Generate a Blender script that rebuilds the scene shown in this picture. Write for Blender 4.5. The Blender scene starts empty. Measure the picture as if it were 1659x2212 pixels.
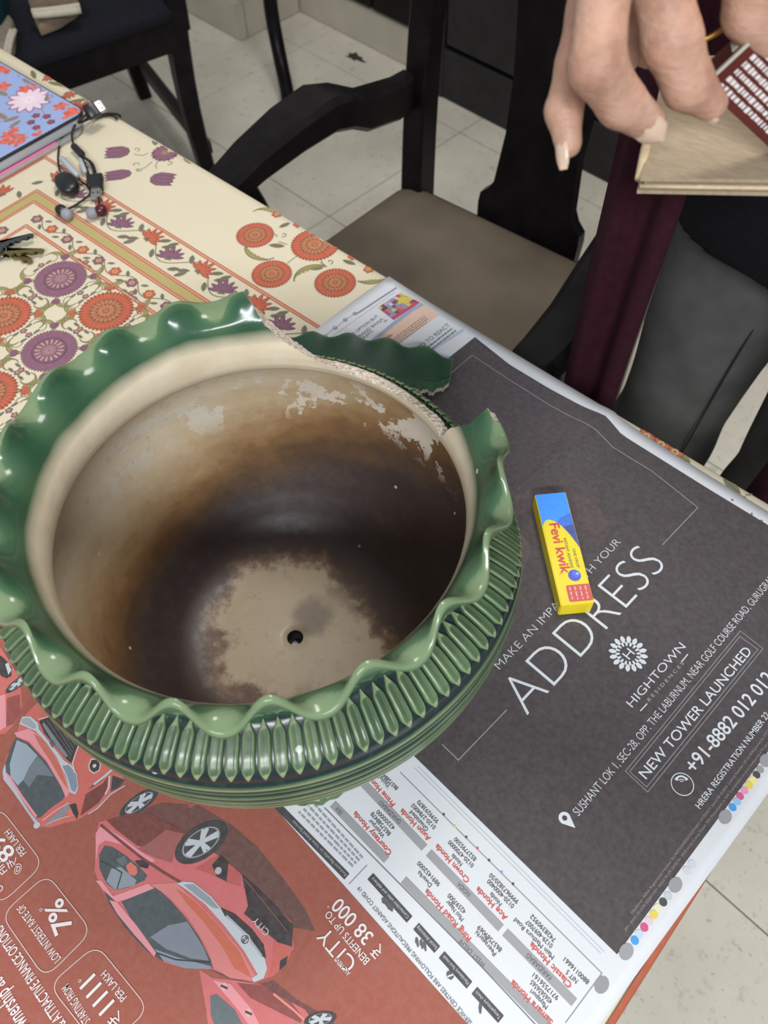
import bpy, bmesh, math, random
import numpy as np
from mathutils import Vector, Matrix
from mathutils.geometry import tessellate_polygon

# ------------------------------------------------------------------ camera
TABLE_Z = 0.75
CAM_Z = 1.307
FOCAL_PX = 1740.0
FRAME_W, FRAME_H = 1659, 2212
CAM_R = np.array([[0.7072378196475437, -0.5855723249971725, 0.3961309362541563],
                  [0.70659184522113, 0.603933482492493, -0.36877135598021776],
                  [-0.023294435541288298, 0.5407119389489154, 0.8408852290003179]])
scene = bpy.context.scene
cam_data = bpy.data.cameras.new('camera')
cam_data.sensor_fit = 'VERTICAL'
cam_data.sensor_height = 5.64
cam_data.lens = 5.64 * FOCAL_PX / FRAME_H
cam_data.clip_start = 0.02
cam_data.dof.use_dof = True
cam_data.dof.focus_distance = 0.52
cam_data.dof.aperture_fstop = 1.9
cam = bpy.data.objects.new('camera', cam_data)
M = Matrix([[*CAM_R[0], 0], [*CAM_R[1], 0], [*CAM_R[2], CAM_Z], [0, 0, 0, 1]])
cam.matrix_world = M
scene.collection.objects.link(cam)
scene.camera = cam

# ------------------------------------------------------------------ world, lamps, exposure
world = bpy.data.worlds.new('room_ambience')
scene.world = world
world.use_nodes = True
world.node_tree.nodes['Background'].inputs[0].default_value = (0.93, 0.96, 1.0, 1)
world.node_tree.nodes['Background'].inputs[1].default_value = 0.42

def lamp(name, loc, target, sx, sy, power, col):
    l = bpy.data.lights.new(name, 'AREA')
    l.shape = 'RECTANGLE'; l.size = sx; l.size_y = sy
    l.energy = power; l.color = col
    o = bpy.data.objects.new(name, l)
    o.location = loc
    d = Vector(target) - Vector(loc)
    o.rotation_euler = d.to_track_quat('-Z', 'Y').to_euler()
    scene.collection.objects.link(o)
    return o
lamp('ceiling_light_tube', (1.0, -1.1, 2.4), (-0.1, 0.1, 0.75), 1.25, 0.18, 50, (0.95, 0.98, 1.0))
lamp('ceiling_light_panel', (-0.35, 0.85, 2.6), (-0.3, 0.75, 0.0), 0.5, 0.5, 19, (1.0, 0.97, 0.92))
scene.view_settings.view_transform = 'Standard'
scene.view_settings.look = 'None'
scene.view_settings.gamma = 1.0
scene.view_settings.use_curve_mapping = False
scene.view_settings.exposure = 0.07
scene.cycles.use_denoising = True
scene.cycles.max_bounces = 8

# ------------------------------------------------------------------ helpers
rng = random.Random(7)
C = scene.collection

def lin(c):
    out = []
    for v in c[:3]:
        v /= 255.0
        out.append(v / 12.92 if v <= 0.04045 else ((v + 0.055) / 1.055) ** 2.4)
    return (*out, 1.0)

def T(px, py, z=0.7522):
    """survey of the photograph: the point of the horizontal plane at height z seen at (px, py)"""
    d = CAM_R @ np.array([px - FRAME_W / 2, -(py - FRAME_H / 2), -FOCAL_PX])
    t = (z - CAM_Z) / d[2]
    return np.array([d[0] * t, d[1] * t])

def crop(ox, oy, s):
    return lambda x, y: (ox + x * s, oy + y * s)

def empty(name, loc, rotz=0.0, label=None, cat=None, group=None):
    o = bpy.data.objects.new(name, None)
    o.empty_display_size = 0.05
    o.location = loc; o.rotation_euler = (0, 0, rotz)
    C.objects.link(o)
    return tag(o, label, cat, group)

def tag(o, label=None, cat=None, group=None, kind=None):
    if label: o['label'] = label
    if cat: o['category'] = cat
    if group: o['group'] = group
    if kind: o['kind'] = kind
    return o

def link(name, me, parent=None):
    o = bpy.data.objects.new(name, me)
    C.objects.link(o)
    if parent is not None: o.parent = parent
    return o

def mesh(name, verts, faces, mats, parent=None, smooth=True, world=False, fmat=None, angle=None):
    """one mesh object; world=True takes world coordinates and moves them into the parent's frame"""
    vs = np.array(verts, float).reshape(-1, 3)
    if world and parent is not None:
        mb = parent.matrix_basis
        if parent.parent is not None: mb = parent.parent.matrix_basis @ mb
        mi = np.array(mb.inverted())
        vs = vs @ mi[:3, :3].T + mi[:3, 3]
    me = bpy.data.meshes.new(name)
    me.from_pydata(vs.tolist(), [], faces)
    if not isinstance(mats, (list, tuple)): mats = [mats]
    for m in mats: me.materials.append(m)
    if fmat is not None: me.polygons.foreach_set('material_index', fmat)
    if smooth: me.polygons.foreach_set('use_smooth', [True] * len(me.polygons))
    me.update()
    if angle is not None: me.set_sharp_from_angle(angle=math.radians(angle))
    return link(name, me, parent)

def bm_obj(name, bm, mats, parent=None, smooth=False, angle=40):
    me = bpy.data.meshes.new(name)
    bm.normal_update(); bm.to_mesh(me); bm.free()
    if not isinstance(mats, (list, tuple)): mats = [mats]
    for m in mats: me.materials.append(m)
    if smooth:
        me.polygons.foreach_set('use_smooth', [True] * len(me.polygons))
        me.set_sharp_from_angle(angle=math.radians(angle))
    return link(name, me, parent)

def box_bm(x0, x1, y0, y1, z0, z1, bevel=0.0, seg=2):
    bm = bmesh.new()
    v = [bm.verts.new((x, y, z)) for x in (x0, x1) for y in (y0, y1) for z in (z0, z1)]
    for f in ((0, 1, 3, 2), (4, 6, 7, 5), (0, 4, 5, 1), (2, 3, 7, 6), (0, 2, 6, 4), (1, 5, 7, 3)):
        bm.faces.new([v[i] for i in f])
    if bevel > 0:
        bmesh.ops.bevel(bm, geom=bm.edges[:], offset=bevel, segments=seg, affect='EDGES')
    bmesh.ops.recalc_face_normals(bm, faces=bm.faces[:])
    return bm

def loft(sections, cap=True, closed=True):
    """verts/faces through equal-length rings"""
    n = len(sections[0]); vs = [p for s in sections for p in s]; fs = []
    for i in range(len(sections) - 1):
        for j in range(n if closed else n - 1):
            a = i * n + j; b = i * n + (j + 1) % n
            fs.append((a, b, b + n, a + n))
    if cap:
        fs.append(tuple(reversed(range(n)))); fs.append(tuple(range((len(sections) - 1) * n, len(sections) * n)))
    return vs, fs

def catmull(pts, per=6):
    P = [np.array(p, float) for p in pts]
    P = [2 * P[0] - P[1]] + P + [2 * P[-1] - P[-2]]
    out = []
    for i in range(1, len(P) - 2):
        for k in range(per):
            t = k / per
            a, b, c, d = P[i - 1:i + 3]
            out.append(0.5 * (2 * b + (c - a) * t + (2 * a - 5 * b + 4 * c - d) * t * t + (3 * b - a - 3 * c + d) * t ** 3))
    out.append(P[-2])
    return out

def tube(pts, r, n=8, caps=True):
    pts = [np.array(p, float) for p in pts]
    rs = r if isinstance(r, (list, tuple, np.ndarray)) else [r] * len(pts)
    secs = []; up = np.array([0.0, 0.0, 1.0])
    for i, p in enumerate(pts):
        d = pts[min(i + 1, len(pts) - 1)] - pts[max(i - 1, 0)]
        d = d / (np.linalg.norm(d) + 1e-12)
        if i == 0:
            if abs(d @ up) > 0.9: up = np.array([1.0, 0, 0])
        a = up - d * (up @ d); a /= np.linalg.norm(a) + 1e-12
        up = a; b = np.cross(d, a)
        secs.append([p + rs[i] * (a * math.cos(2 * math.pi * k / n) + b * math.sin(2 * math.pi * k / n)) for k in range(n)])
    return loft(secs, caps)

# ------------------------------------------------------------------ materials
class N:
    def __init__(self, name):
        self.m = bpy.data.materials.new(name); self.m.use_nodes = True
        self.t = self.m.node_tree; self.b = self.t.nodes['Principled BSDF']
    def n(self, kind, **kw):
        x = self.t.nodes.new(kind)
        for k, v in kw.items():
            if k in x.inputs.keys(): x.inputs[k].default_value = v
            else: setattr(x, k, v)
        return x
    def l(self, a, b): self.t.links.new(a, b)
    def coord(self, kind='Object'): return self.n('ShaderNodeTexCoord').outputs[kind]
    def noise(self, scale, detail=3.0, rough=0.5, vec=None, stretch=None):
        x = self.n('ShaderNodeTexNoise'); x.inputs['Scale'].default_value = scale
        x.inputs['Detail'].default_value = detail; x.inputs['Roughness'].default_value = rough
        v = vec if vec is not None else self.coord()
        if stretch is not None:
            mp = self.n('ShaderNodeMapping'); mp.inputs['Scale'].default_value = stretch
            self.l(v, mp.inputs['Vector']); v = mp.outputs[0]
        self.l(v, x.inputs['Vector'])
        return x.outputs['Fac']
    def ramp(self, fac, stops, interp='LINEAR'):
        r = self.n('ShaderNodeValToRGB'); r.color_ramp.interpolation = interp
        e = r.color_ramp.elements
        while len(e) > 1: e.remove(e[-1])
        e[0].position = stops[0][0]; e[0].color = stops[0][1]
        for p, c in stops[1:]:
            k = e.new(p); k.color = c
        self.l(fac, r.inputs['Fac'])
        return r.outputs['Color']
    def mix(self, fac, a, b, blend='MIX'):
        x = self.n('ShaderNodeMix'); x.data_type = 'RGBA'; x.blend_type = blend
        for s, v in ((x.inputs[0], fac), (x.inputs[6], a), (x.inputs[7], b)):
            if hasattr(v, 'is_output'): self.l(v, s)
            else: s.default_value = v
        return x.outputs[2]
    def math(self, op, a, b=0.0, c=0.0, clamp=False):
        x = self.n('ShaderNodeMath'); x.operation = op; x.use_clamp = clamp
        for s, v in zip(x.inputs, (a, b, c)):
            if hasattr(v, 'is_output'): self.l(v, s)
            else: s.default_value = v
        return x.outputs[0]
    def attr(self, name):
        x = self.n('ShaderNodeAttribute'); x.attribute_name = name
        return x
    def bump(self, h, strength=0.2, dist=0.002):
        x = self.n('ShaderNodeBump'); x.inputs['Strength'].default_value = strength
        x.inputs['Distance'].default_value = dist
        self.l(h, x.inputs['Height']); self.l(x.outputs[0], self.b.inputs['Normal'])
    def base(self, c):
        if hasattr(c, 'is_output'): self.l(c, self.b.inputs['Base Color'])
        else: self.b.inputs['Base Color'].default_value = c
        return self
    def set(self, **kw):
        for k, v in kw.items():
            s = self.b.inputs[k.replace('_', ' ').replace('Specular', 'Specular IOR Level')]
            if hasattr(v, 'is_output'): self.l(v, s)
            else: s.default_value = v
        return self

def simple(name, rgb, rough=0.5, spec=0.5, var=0.12, scale=40.0, bump=0.0, metal=0.0, coat=0.0, dist=0.001):
    k = N(name); c = lin(rgb)
    dark = tuple(x * (1 - var) for x in c[:3]) + (1,); light = tuple(min(1, x * (1 + var)) for x in c[:3]) + (1,)
    nz = k.noise(scale, 4.0)
    k.base(k.ramp(nz, [(0.3, dark), (0.7, light)]))
    k.set(Roughness=rough, Specular=spec, Metallic=metal, Coat_Weight=coat)
    if bump: k.bump(nz, bump, dist)
    return k.m

# flat print: colour is read per face, the paper's own soft waviness gives the relief
def print_material(name, rough, spec, wave=0.0, weave=0.0):
    k = N(name)
    a = k.attr('Col')
    v = k.coord('Generated') if False else k.n('ShaderNodeNewGeometry').outputs['Position']
    nz = k.noise(260.0, 3.0, 0.6, vec=v)
    k.base(k.mix(k.math('MULTIPLY', nz, 0.16), a.outputs['Color'], (0.5, 0.47, 0.46, 1)))
    k.set(Roughness=rough, Specular=spec)
    h = k.noise(9.0, 2.0, 0.5, vec=v)
    if weave:
        w = k.noise(900.0, 1.0, 0.5, vec=v)
        h = k.math('ADD', h, k.math('MULTIPLY', w, weave))
    k.bump(h, wave, 0.02)
    return k.m
M_PAPER = print_material('newsprint', 0.55, 0.2, 0.16)
M_CLOTH = print_material('printed_cotton', 0.85, 0.2, 0.10, 0.02)
M_CARTON = print_material('glossy_carton_print', 0.35, 0.5, 0.0)
M_SLEEVE = print_material('printed_sleeve_cloth', 0.5, 0.35, 0.05)

# ------------------------------------------------------------------ flat print builder
_glyphs = {}
def glyphs(s, bold=0.0):
    """outline of a line of text as triangles/quads in em units, origin at the left end of the baseline"""
    key = (s, bold)
    if key not in _glyphs:
        cu = bpy.data.curves.new('lettering', 'FONT'); cu.body = s; cu.size = 1.0
        cu.resolution_u = 5; cu.offset = bold; cu.fill_mode = 'FRONT'
        ob = bpy.data.objects.new('lettering', cu); C.objects.link(ob)
        me = bpy.data.meshes.new_from_object(ob)
        v = np.array([q.co[:2] for q in me.vertices]) if len(me.vertices) else np.zeros((0, 2))
        f = [tuple(p.vertices) for p in me.polygons]
        bpy.data.objects.remove(ob); bpy.data.curves.remove(cu); bpy.data.meshes.remove(me)
        _glyphs[key] = (v, f)
    return _glyphs[key]

CAP = 0.73     # cap height of the built-in font in em

class Print:
    def __init__(self, z0, lift=None, step=0.00006, cut=0.02):
        self.v = []; self.f = []; self.c = []; self.q = 0; self.z0 = z0; self.lift = lift; self.step = step; self.cut = cut
    def _z(self, p, layer):
        return self.z0 + layer * self.step + (self.q % 60) * 8e-7 + (self.lift(p[0], p[1]) if self.lift else 0.0)
    def tri(self, a, b, c, col, layer):
        if self.lift:
            L = [np.hypot(*(a - b)), np.hypot(*(b - c)), np.hypot(*(c - a))]
            m = max(L)
            if m > self.cut and (m > 0.06 or max(self.lift(*a), self.lift(*b), self.lift(*c), self.lift(*((a + b + c) / 3))) > 2e-4):
                k = L.index(m)
                a, b, c = (a, b, c) if k == 0 else (b, c, a) if k == 1 else (c, a, b)
                d = (a + b) / 2
                self.tri(a, d, c, col, layer); self.tri(d, b, c, col, layer)
                return
        i = len(self.v)
        self.v += [(*a, self._z(a, layer)), (*b, self._z(b, layer)), (*c, self._z(c, layer))]
        ar = (b[0] - a[0]) * (c[1] - a[1]) - (b[1] - a[1]) * (c[0] - a[0])
        self.f.append((i, i + 1, i + 2) if ar > 0 else (i, i + 2, i + 1)); self.c.append(col)
    def poly(self, pts, rgb, layer=1):
        self.q += 1; col = lin(rgb); P = [np.array(p, float)[:2] for p in pts]
        for t in tessellate_polygon([[Vector((p[0], p[1], 0)) for p in P]]):
            self.tri(P[t[0]], P[t[1]], P[t[2]], col, layer)
    def px(self, pts, rgb, layer=1, z=None):
        self.poly([T(*p, self.z0 if z is None else z) for p in pts], rgb, layer)
    def line(self, pts, w, rgb, layer=1, close=False):
        self.q += 1; P = [np.array(p, float)[:2] for p in pts]
        if close: P.append(P[0])
        L = []; R_ = []; n = len(P)
        for i in range(n):
            d0 = P[i] - P[i - 1] if i else (P[i] - P[-2] if close else P[1] - P[0])
            d1 = P[i + 1] - P[i] if i < n - 1 else (P[1] - P[0] if close else P[i] - P[i - 1])
            d0 = d0 / (np.hypot(*d0) + 1e-12); d1 = d1 / (np.hypot(*d1) + 1e-12)
            d = d0 + d1; d /= np.hypot(*d) + 1e-12
            nn = np.array([-d[1], d[0]]); k = 1 / max(0.5, abs(nn @ np.array([-d0[1], d0[0]])))
            ww = w[i] if isinstance(w, (list, tuple)) else w
            L.append(P[i] + nn * ww / 2 * k); R_.append(P[i] - nn * ww / 2 * k)
        col = lin(rgb)
        for i in range(n - 1):
            self.tri(L[i], R_[i], R_[i + 1], col, layer); self.tri(L[i], R_[i + 1], L[i + 1], col, layer)
    def pxline(self, pts, w, rgb, layer=1, close=False):
        self.line([T(*p, self.z0) for p in pts], w, rgb, layer, close)
    def disc(self, c, r, rgb, layer=1, n=20, ax=1.0, rot=0.0):
        self.q += 1; c = np.array(c, float)
        P = []
        for k in range(n):
            a = 2 * math.pi * k / n; x, y = r * math.cos(a), r * ax * math.sin(a)
            P.append(c + np.array([x * math.cos(rot) - y * math.sin(rot), x * math.sin(rot) + y * math.cos(rot)]))
        col = lin(rgb)
        for k in range(n): self.tri(c, P[k], P[(k + 1) % n], col, layer)
    def text(self, s, p0, p1, h, rgb, layer=2, bold=0.0, mid=False, world=False, italic=0.0):
        """text whose baseline (mid=True: middle line) runs p0 -> p1; h is the cap height in metres"""
        a = np.array(p0, float) if world else T(*p0, self.z0); b = np.array(p1, float) if world else T(*p1, self.z0)
        v, f = glyphs(s, bold)
        if not len(v): return
        u = b - a; L = np.hypot(*u); u = u / L; n = np.array([-u[1], u[0]])
        x0, x1 = v[:, 0].min(), v[:, 0].max()
        sx = L / (x1 - x0); sy = h / CAP
        if mid: a = a - n * h / 2
        P = a + np.outer((v[:, 0] - x0) * sx + v[:, 1] * sy * italic, u) + np.outer(v[:, 1] * sy, n)
        i = len(self.v); col = lin(rgb)
        self.v += [(p[0], p[1], self._z(p, layer)) for p in P]
        for q in f:
            self.f.append(tuple(i + k for k in q)); self.c.append(col)
    def build(self, name, mat, parent=None, label=None):
        o = mesh(name, self.v, self.f, mat, parent, smooth=False, world=True)
        me = o.data
        ca = me.color_attributes.new('Col', 'FLOAT_COLOR', 'CORNER')
        arr = np.repeat(np.array(self.c, np.float32), [len(p) for p in self.f], axis=0)
        ca.data.foreach_set('color', arr.ravel())
        if label: o['label'] = label
        return o

# ------------------------------------------------------------------ the room
def floor_material():
    k = N('terrazzo_floor')
    co = k.n('ShaderNodeNewGeometry').outputs['Position']
    n1 = k.noise(5.0, 4.0, 0.6, vec=co)
    n2 = k.noise(95.0, 3.0, 0.7, vec=co)
    n3 = k.noise(38.0, 5.0, 0.75, vec=co)
    base = k.ramp(n1, [(0.3, lin((214, 207, 190))), (0.7, lin((232, 226, 210)))])
    base = k.mix(k.math('MULTIPLY', k.ramp(n3, [(0.56, (0, 0, 0, 1)), (0.66, (1, 1, 1, 1))]), 0.35), base, lin((140, 132, 112)))
    base = k.mix(k.math('MULTIPLY', k.ramp(n2, [(0.62, (0, 0, 0, 1)), (0.70, (1, 1, 1, 1))]), 0.45), base, lin((112, 104, 92)))
    vo = k.n('ShaderNodeTexVoronoi'); vo.inputs['Scale'].default_value = 26.0
    k.l(co, vo.inputs['Vector'])
    base = k.mix(k.math('MULTIPLY', k.ramp(vo.outputs['Distance'], [(0.07, (1, 1, 1, 1)), (0.11, (0, 0, 0, 1))]), 0.3), base, lin((222, 218, 206)))
    k.base(base).set(Roughness=0.33, Specular=0.4)
    return k.m
M_FLOOR = floor_material()
M_GROUT = simple('floor_grout', (128, 122, 110), 0.9, 0.2)
M_MARBLE = simple('cream_marble', (188, 182, 166), 0.4, 0.4, 0.1, 9.0)
M_WALL = simple('wall_paint', (196, 194, 186), 0.8, 0.2, 0.03, 20)
M_EBONY = simple('ebony_lacquered_wood', (22, 19, 21), 0.32, 0.14, 0.35, 30)
M_DARKWOOD = simple('dark_stained_wood', (38, 35, 38), 0.5, 0.35, 0.25, 24)
M_NAVY = simple('navy_dark_upholstery', (25, 26, 33), 0.85, 0.2, 0.25, 220, 0.2)

fl = bm_obj('floor', box_bm(-4.2, 2.2, -2.2, 1.9, -0.06, -0.0025), M_GROUT); tag(fl, kind='structure')
xs = [-1.345 + 0.66 * k for k in range(-4, 6)]; ys = [-1.533 + 0.66 * k for k in range(0, 5)] + [1.6, 1.9]
tile_cache = {}
for i in range(len(xs) - 1):
    for j in range(len(ys) - 1):
        w, d = xs[i + 1] - xs[i], ys[j + 1] - ys[j]
        key = (round(w, 3), round(d, 3))
        if key not in tile_cache:
            o = bm_obj('tile', box_bm(-w / 2 + 0.0012, w / 2 - 0.0012, -d / 2 + 0.0012, d / 2 - 0.0012, -0.0025, 0.0, 0.0008, 1), M_FLOOR, fl)
            tile_cache[key] = o.data
        else:
            o = link('tile', tile_cache[key], fl)
        o.location = ((xs[i] + xs[i + 1]) / 2, (ys[j] + ys[j + 1]) / 2, 0)
sp_ = T(768, 124, 0.0)
bm = bmesh.new(); pv_ = [bm.verts.new((sp_[0] + r_ * .04 * math.cos(a_), sp_[1] + r_ * .022 * math.sin(a_), 0.0006)) for a_, r_ in zip(np.linspace(0, 6.0, 13), (1.2, .6, .8, .5, 1.1, .7, .9, .6, 1.0, .6, .8, .5, .9))]
fc_ = bm.faces.new(pv_); bmesh.ops.extrude_face_region(bm, geom=[fc_]); bmesh.ops.translate(bm, verts=bm.verts[13:], vec=(0, 0, -0.0005)); bmesh.ops.recalc_face_normals(bm, faces=bm.faces[:])
bm_obj('dirt_mark', bm, simple('dark_dirt', (70, 66, 58), 0.9, 0.2), fl)
wb = bm_obj('wall_back', box_bm(-4.2, 2.2, 2.05, 2.15, 0, 2.7), M_WALL); tag(wb, kind='structure')
wl = bm_obj('wall_left', box_bm(-4.2, -2.19, 1.52, 2.05, 0.0, 2.7), M_WALL); tag(wl, kind='structure')
t1 = bm_obj('trim_1', box_bm(-4.2, -2.165, 1.495, 1.525, 0.0, 0.105, 0.004), M_MARBLE); tag(t1, kind='structure')
t1b = bm_obj('trim_2', box_bm(-2.195, -2.165, 1.524, 1.742, 0.0, 0.105, 0.004), M_MARBLE); tag(t1b, kind='structure')
t2 = bm_obj('trim_3', box_bm(-2.17, -1.535, 1.742, 2.05, 0.0, 0.1, 0.004), M_MARBLE); tag(t2, kind='structure')

# black cabinets along the far wall
cab = empty('cabinet', (-0.3, 1.87, 0), 0, 'long black cupboard with a grooved plinth reaching down to the floor', 'cabinet')
def cpart(name, x0, x1, y0, y1, z0, z1, m=M_DARKWOOD, bev=0.003):
    o = bm_obj(name, box_bm(x0 + 0.3, x1 + 0.3, y0 - 1.87, y1 - 1.87, z0, z1, bev, 1), m, cab); return o
cpart('carcass', -1.52, 1.6, 1.712, 2.045, 0.0, 1.1)
cpart('plinth_panel', -1.50, 1.6, 1.692, 1.714, 0.0, 0.138)
cpart('stile', -1.532, -1.497, 1.688, 1.72, 0.0, 1.1)
for x0 in (-1.49, -0.55, 0.4):
    cpart('door', x0, x0 + 0.925, 1.692, 1.714, 0.15, 1.08)
cab2 = empty('wall_cabinet', (-1.85, 1.87, 0.1), 0, 'black cupboard standing on the raised cream marble ledge', 'cabinet')
o = bm_obj('carcass', box_bm(-0.30, 0.315, -0.1, 0.17, 0.0, 1.0, 0.003, 1), M_EBONY, cab2)
for x0 in (-0.295, 0.012):
    bm_obj('door', box_bm(x0, x0 + 0.298, -0.118, -0.1, 0.008, 0.98, 0.003, 1), M_EBONY, cab2)

# ------------------------------------------------------------------ chairs
M_SEAT = N('taupe_leatherette')
_n = M_SEAT.noise(6.0, 3.0, 0.5); _n2 = M_SEAT.noise(500.0, 2.0)
M_SEAT.base(M_SEAT.ramp(_n, [(0.3, lin((86, 76, 65))), (0.7, lin((112, 101, 86)))])).set(Roughness=0.55, Specular=0.35)
M_SEAT.bump(_n2, 0.15, 0.0006); M_SEAT = M_SEAT.m

def rrect(x0, x1, y0, y1, r, n=5):
    P = []
    for cx, cy, a0 in ((x1 - r, y1 - r, 0), (x0 + r, y1 - r, 90), (x0 + r, y0 + r, 180), (x1 - r, y0 + r, 270)):
        for k in range(n + 1):
            a = math.radians(a0 + 90 * k / n); P.append((cx + r * math.cos(a), cy + r * math.sin(a)))
    return P

def bar(p0, p1, w0, d0, w1=None, d1=None, n=1, bend=(0, 0, 0), bev=0.004):
    """tapered square bar from p0 to p1, optionally bowed"""
    w1 = w0 if w1 is None else w1; d1 = d0 if d1 is None else d1
    secs = []
    p0 = np.array(p0, float); p1 = np.array(p1, float); b = np.array(bend, float)
    horiz = abs((p1 - p0)[2]) < 0.5 * np.linalg.norm(p1 - p0)
    d = (p1 - p0) / np.linalg.norm(p1 - p0)
    if horiz:
        A = np.cross(d, (0, 0, 1)); A /= np.linalg.norm(A); B = np.array((0, 0, 1.0))
    else:
        A = np.array((1.0, 0, 0)); B = np.array((0, 1.0, 0))
    for i in range(n + 1):
        t = i / n
        c = p0 + (p1 - p0) * t + b * math.sin(math.pi * t)
        w = (w0 + (w1 - w0) * t) / 2; e = (d0 + (d1 - d0) * t) / 2; q = min(bev, w * 0.4, e * 0.4)
        secs.append([c + A * sx * (w - kx) + B * sy * (e - ky) for sx, sy, kx, ky in
                     ((1, 1, 0, q), (1, 1, q, 0), (-1, 1, q, 0), (-1, 1, 0, q), (-1, -1, 0, q), (-1, -1, q, 0), (1, -1, q, 0), (1, -1, 0, q))])
    return loft(secs)

def make_chair(loc, yaw, label, arms=True, seat_mat=None, name='dining_chair', rake=0.05):
    r = empty(name, loc, yaw, label, 'chair', None)
    sm = seat_mat or M_SEAT
    def P(nm, vf, m=M_EBONY, ang=35): return mesh(nm, vf[0], vf[1], m, r, True, angle=ang)
    # cushion: trapezoid with a soft crown
    secs = []
    for z, ins in ((0.425, 0.006), (0.43, 0.0), (0.448, 0.0), (0.459, 0.005), (0.466, 0.016), (0.470, 0.04), (0.473, 0.09)):
        pts = []
        for x, y in rrect(-1, 1, -1, 1, 0.14, 5):
            half = (0.232 + (0.262 - 0.232) * (1 - y) / 2) - ins
            pts.append((x * half, -0.005 + y * (0.225 - ins), z))
        secs.append(pts)
    P('seat', loft(secs), sm, 60)
    fr = rrect(-1, 1, -1, 1, 0.06, 2)
    secs = [[(x * (0.228 + 0.028 * (1 - y) / 2), -0.005 + y * 0.218, z) for x, y in fr] for z in (0.365, 0.428)]
    P('seat_rail', loft(secs), M_EBONY)
    for s in (-1, 1):
        P('leg', bar((s * 0.225, -0.195, 0.0), (s * 0.235, -0.195, 0.37), 0.034, 0.034, 0.042, 0.042))
        P('leg', bar((s * 0.205, 0.212 + rake, 0.0), (s * 0.208, 0.212, 0.44), 0.034, 0.036, 0.042, 0.046, 6, (0, -0.012, 0)))
        P('back_post', bar((s * 0.208, 0.214, 0.40), (s * 0.222, 0.30, 1.0), 0.042, 0.046, 0.036, 0.036, 8, (0, -0.018, 0)))
        if arms or s < 0: P('stretcher', bar((s * 0.226, -0.19, 0.115), (s * 0.207, 0.235, 0.115), 0.024, 0.036))
        if arms:
            # sculpted arm: narrow at the post, a raised broad pad in front
            rows = [(0.222, 0.205, 0.030, 0.655, 0.060), (0.218, 0.17, 0.034, 0.660, 0.060), (0.226, 0.10, 0.040, 0.672, 0.058),
                    (0.233, 0.065, 0.058, 0.690, 0.054), (0.240, 0.03, 0.070, 0.698, 0.050), (0.246, -0.03, 0.068, 0.692, 0.046),
                    (0.250, -0.10, 0.060, 0.680, 0.042), (0.248, -0.15, 0.055, 0.670, 0.038), (0.246, -0.172, 0.053, 0.666, 0.036), (0.245, -0.18, 0.044, 0.663, 0.026)]
            secs = []
            for cx, cy, w, z, h in rows:
                q = min(0.008, w * .3, h * .3)
                secs.append([(s * cx + sx * (w / 2 - kx), cy, z - h / 2 + sy * (h / 2 - ky)) for sx, sy, kx, ky in
                             ((1, 1, 0, q), (1, 1, q, 0), (-1, 1, q, 0), (-1, 1, 0, q), (-1, -1, 0, q), (-1, -1, q, 0), (1, -1, q, 0), (1, -1, 0, q))])
            P('armrest', loft(secs), M_EBONY, 26)
            P('arm_support', bar((s * 0.243, -0.115, 0.37), (s * 0.246, -0.135, 0.655), 0.036, 0.040, 0.034, 0.034, 6, (s * 0.004, 0.03, 0)))
    P('stretcher', bar((-0.205, 0.22 + rake * .7, 0.105), (0.205, 0.22 + rake * .7, 0.105), 0.026, 0.036))
    # vase-shaped splat
    prof = [(0.42, 0.092), (0.475, 0.094), (0.492, 0.092), (0.505, 0.078), (0.52, 0.070), (0.60, 0.062), (0.68, 0.064), (0.76, 0.074), (0.84, 0.086), (0.92, 0.09), (0.97, 0.086)]
    secs = []
    for z, hw in prof:
        y = 0.235 + 0.055 * ((z - 0.42) / 0.55) ** 1.4
        secs.append([(hw, y - 0.009, z), (hw, y + 0.009, z), (-hw, y + 0.009, z), (-hw, y - 0.009, z)])
    P('splat', loft(secs), M_EBONY, 30)
    P('top_rail', bar((-0.25, 0.292, 0.985), (0.25, 0.292, 0.985), 0.03, 0.07, n=8, bend=(0, 0.03, 0.02)))
    P('back_rail', bar((-0.2, 0.222, 0.415), (0.2, 0.222, 0.415), 0.028, 0.06))
    return r
make_chair((-0.59, 0.68, 0), math.radians(6), 'black armchair with a taupe padded seat, pushed up to the long side of the table')
ch2 = make_chair((-1.956, 0.840, 0), math.radians(-15), 'dark side chair with a navy seat and a folded tan cloth lying on it', False, M_NAVY, rake=0.0)
ch2.scale = (1.22, 1, 1)

# ------------------------------------------------------------------ table and its printed cloth
TA = math.radians(3.1)
TU = np.array([math.cos(TA), math.sin(TA)]); TV = np.array([-math.sin(TA), math.cos(TA)])
TC = np.array([0.0618, 0.4768])             # right far corner of the cloth's flat top
TL_, TW_ = 1.345, 0.95                     # length along -TU, width along -TV
tmid = TC - TU * TL_ / 2 - TV * TW_ / 2
M_TEAK = simple('teak_table_wood', (92, 58, 38), 0.45, 0.4, 0.25, 14)
tbl = empty('dining_table', (tmid[0], tmid[1], 0), TA, 'wooden dining table under the printed cream cloth', 'table')
def tbl_loop(inset, z, r, n=8):
    return [(x, y, z) for x, y in rrect(-TL_ / 2 + inset, TL_ / 2 - inset, -TW_ / 2 + inset, TW_ / 2 - inset, r, n)]
mesh('tabletop', *loft([tbl_loop(0.008, 0.715, 0.09), tbl_loop(0.004, 0.72, 0.09), tbl_loop(0.004, 0.745, 0.09), tbl_loop(0.008, 0.7488, 0.09)]), M_TEAK, tbl, True, angle=50)
bm_obj('apron', box_bm(-0.56, 0.56, -0.36, 0.36, 0.64, 0.716, 0.004), M_TEAK, tbl)
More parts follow.
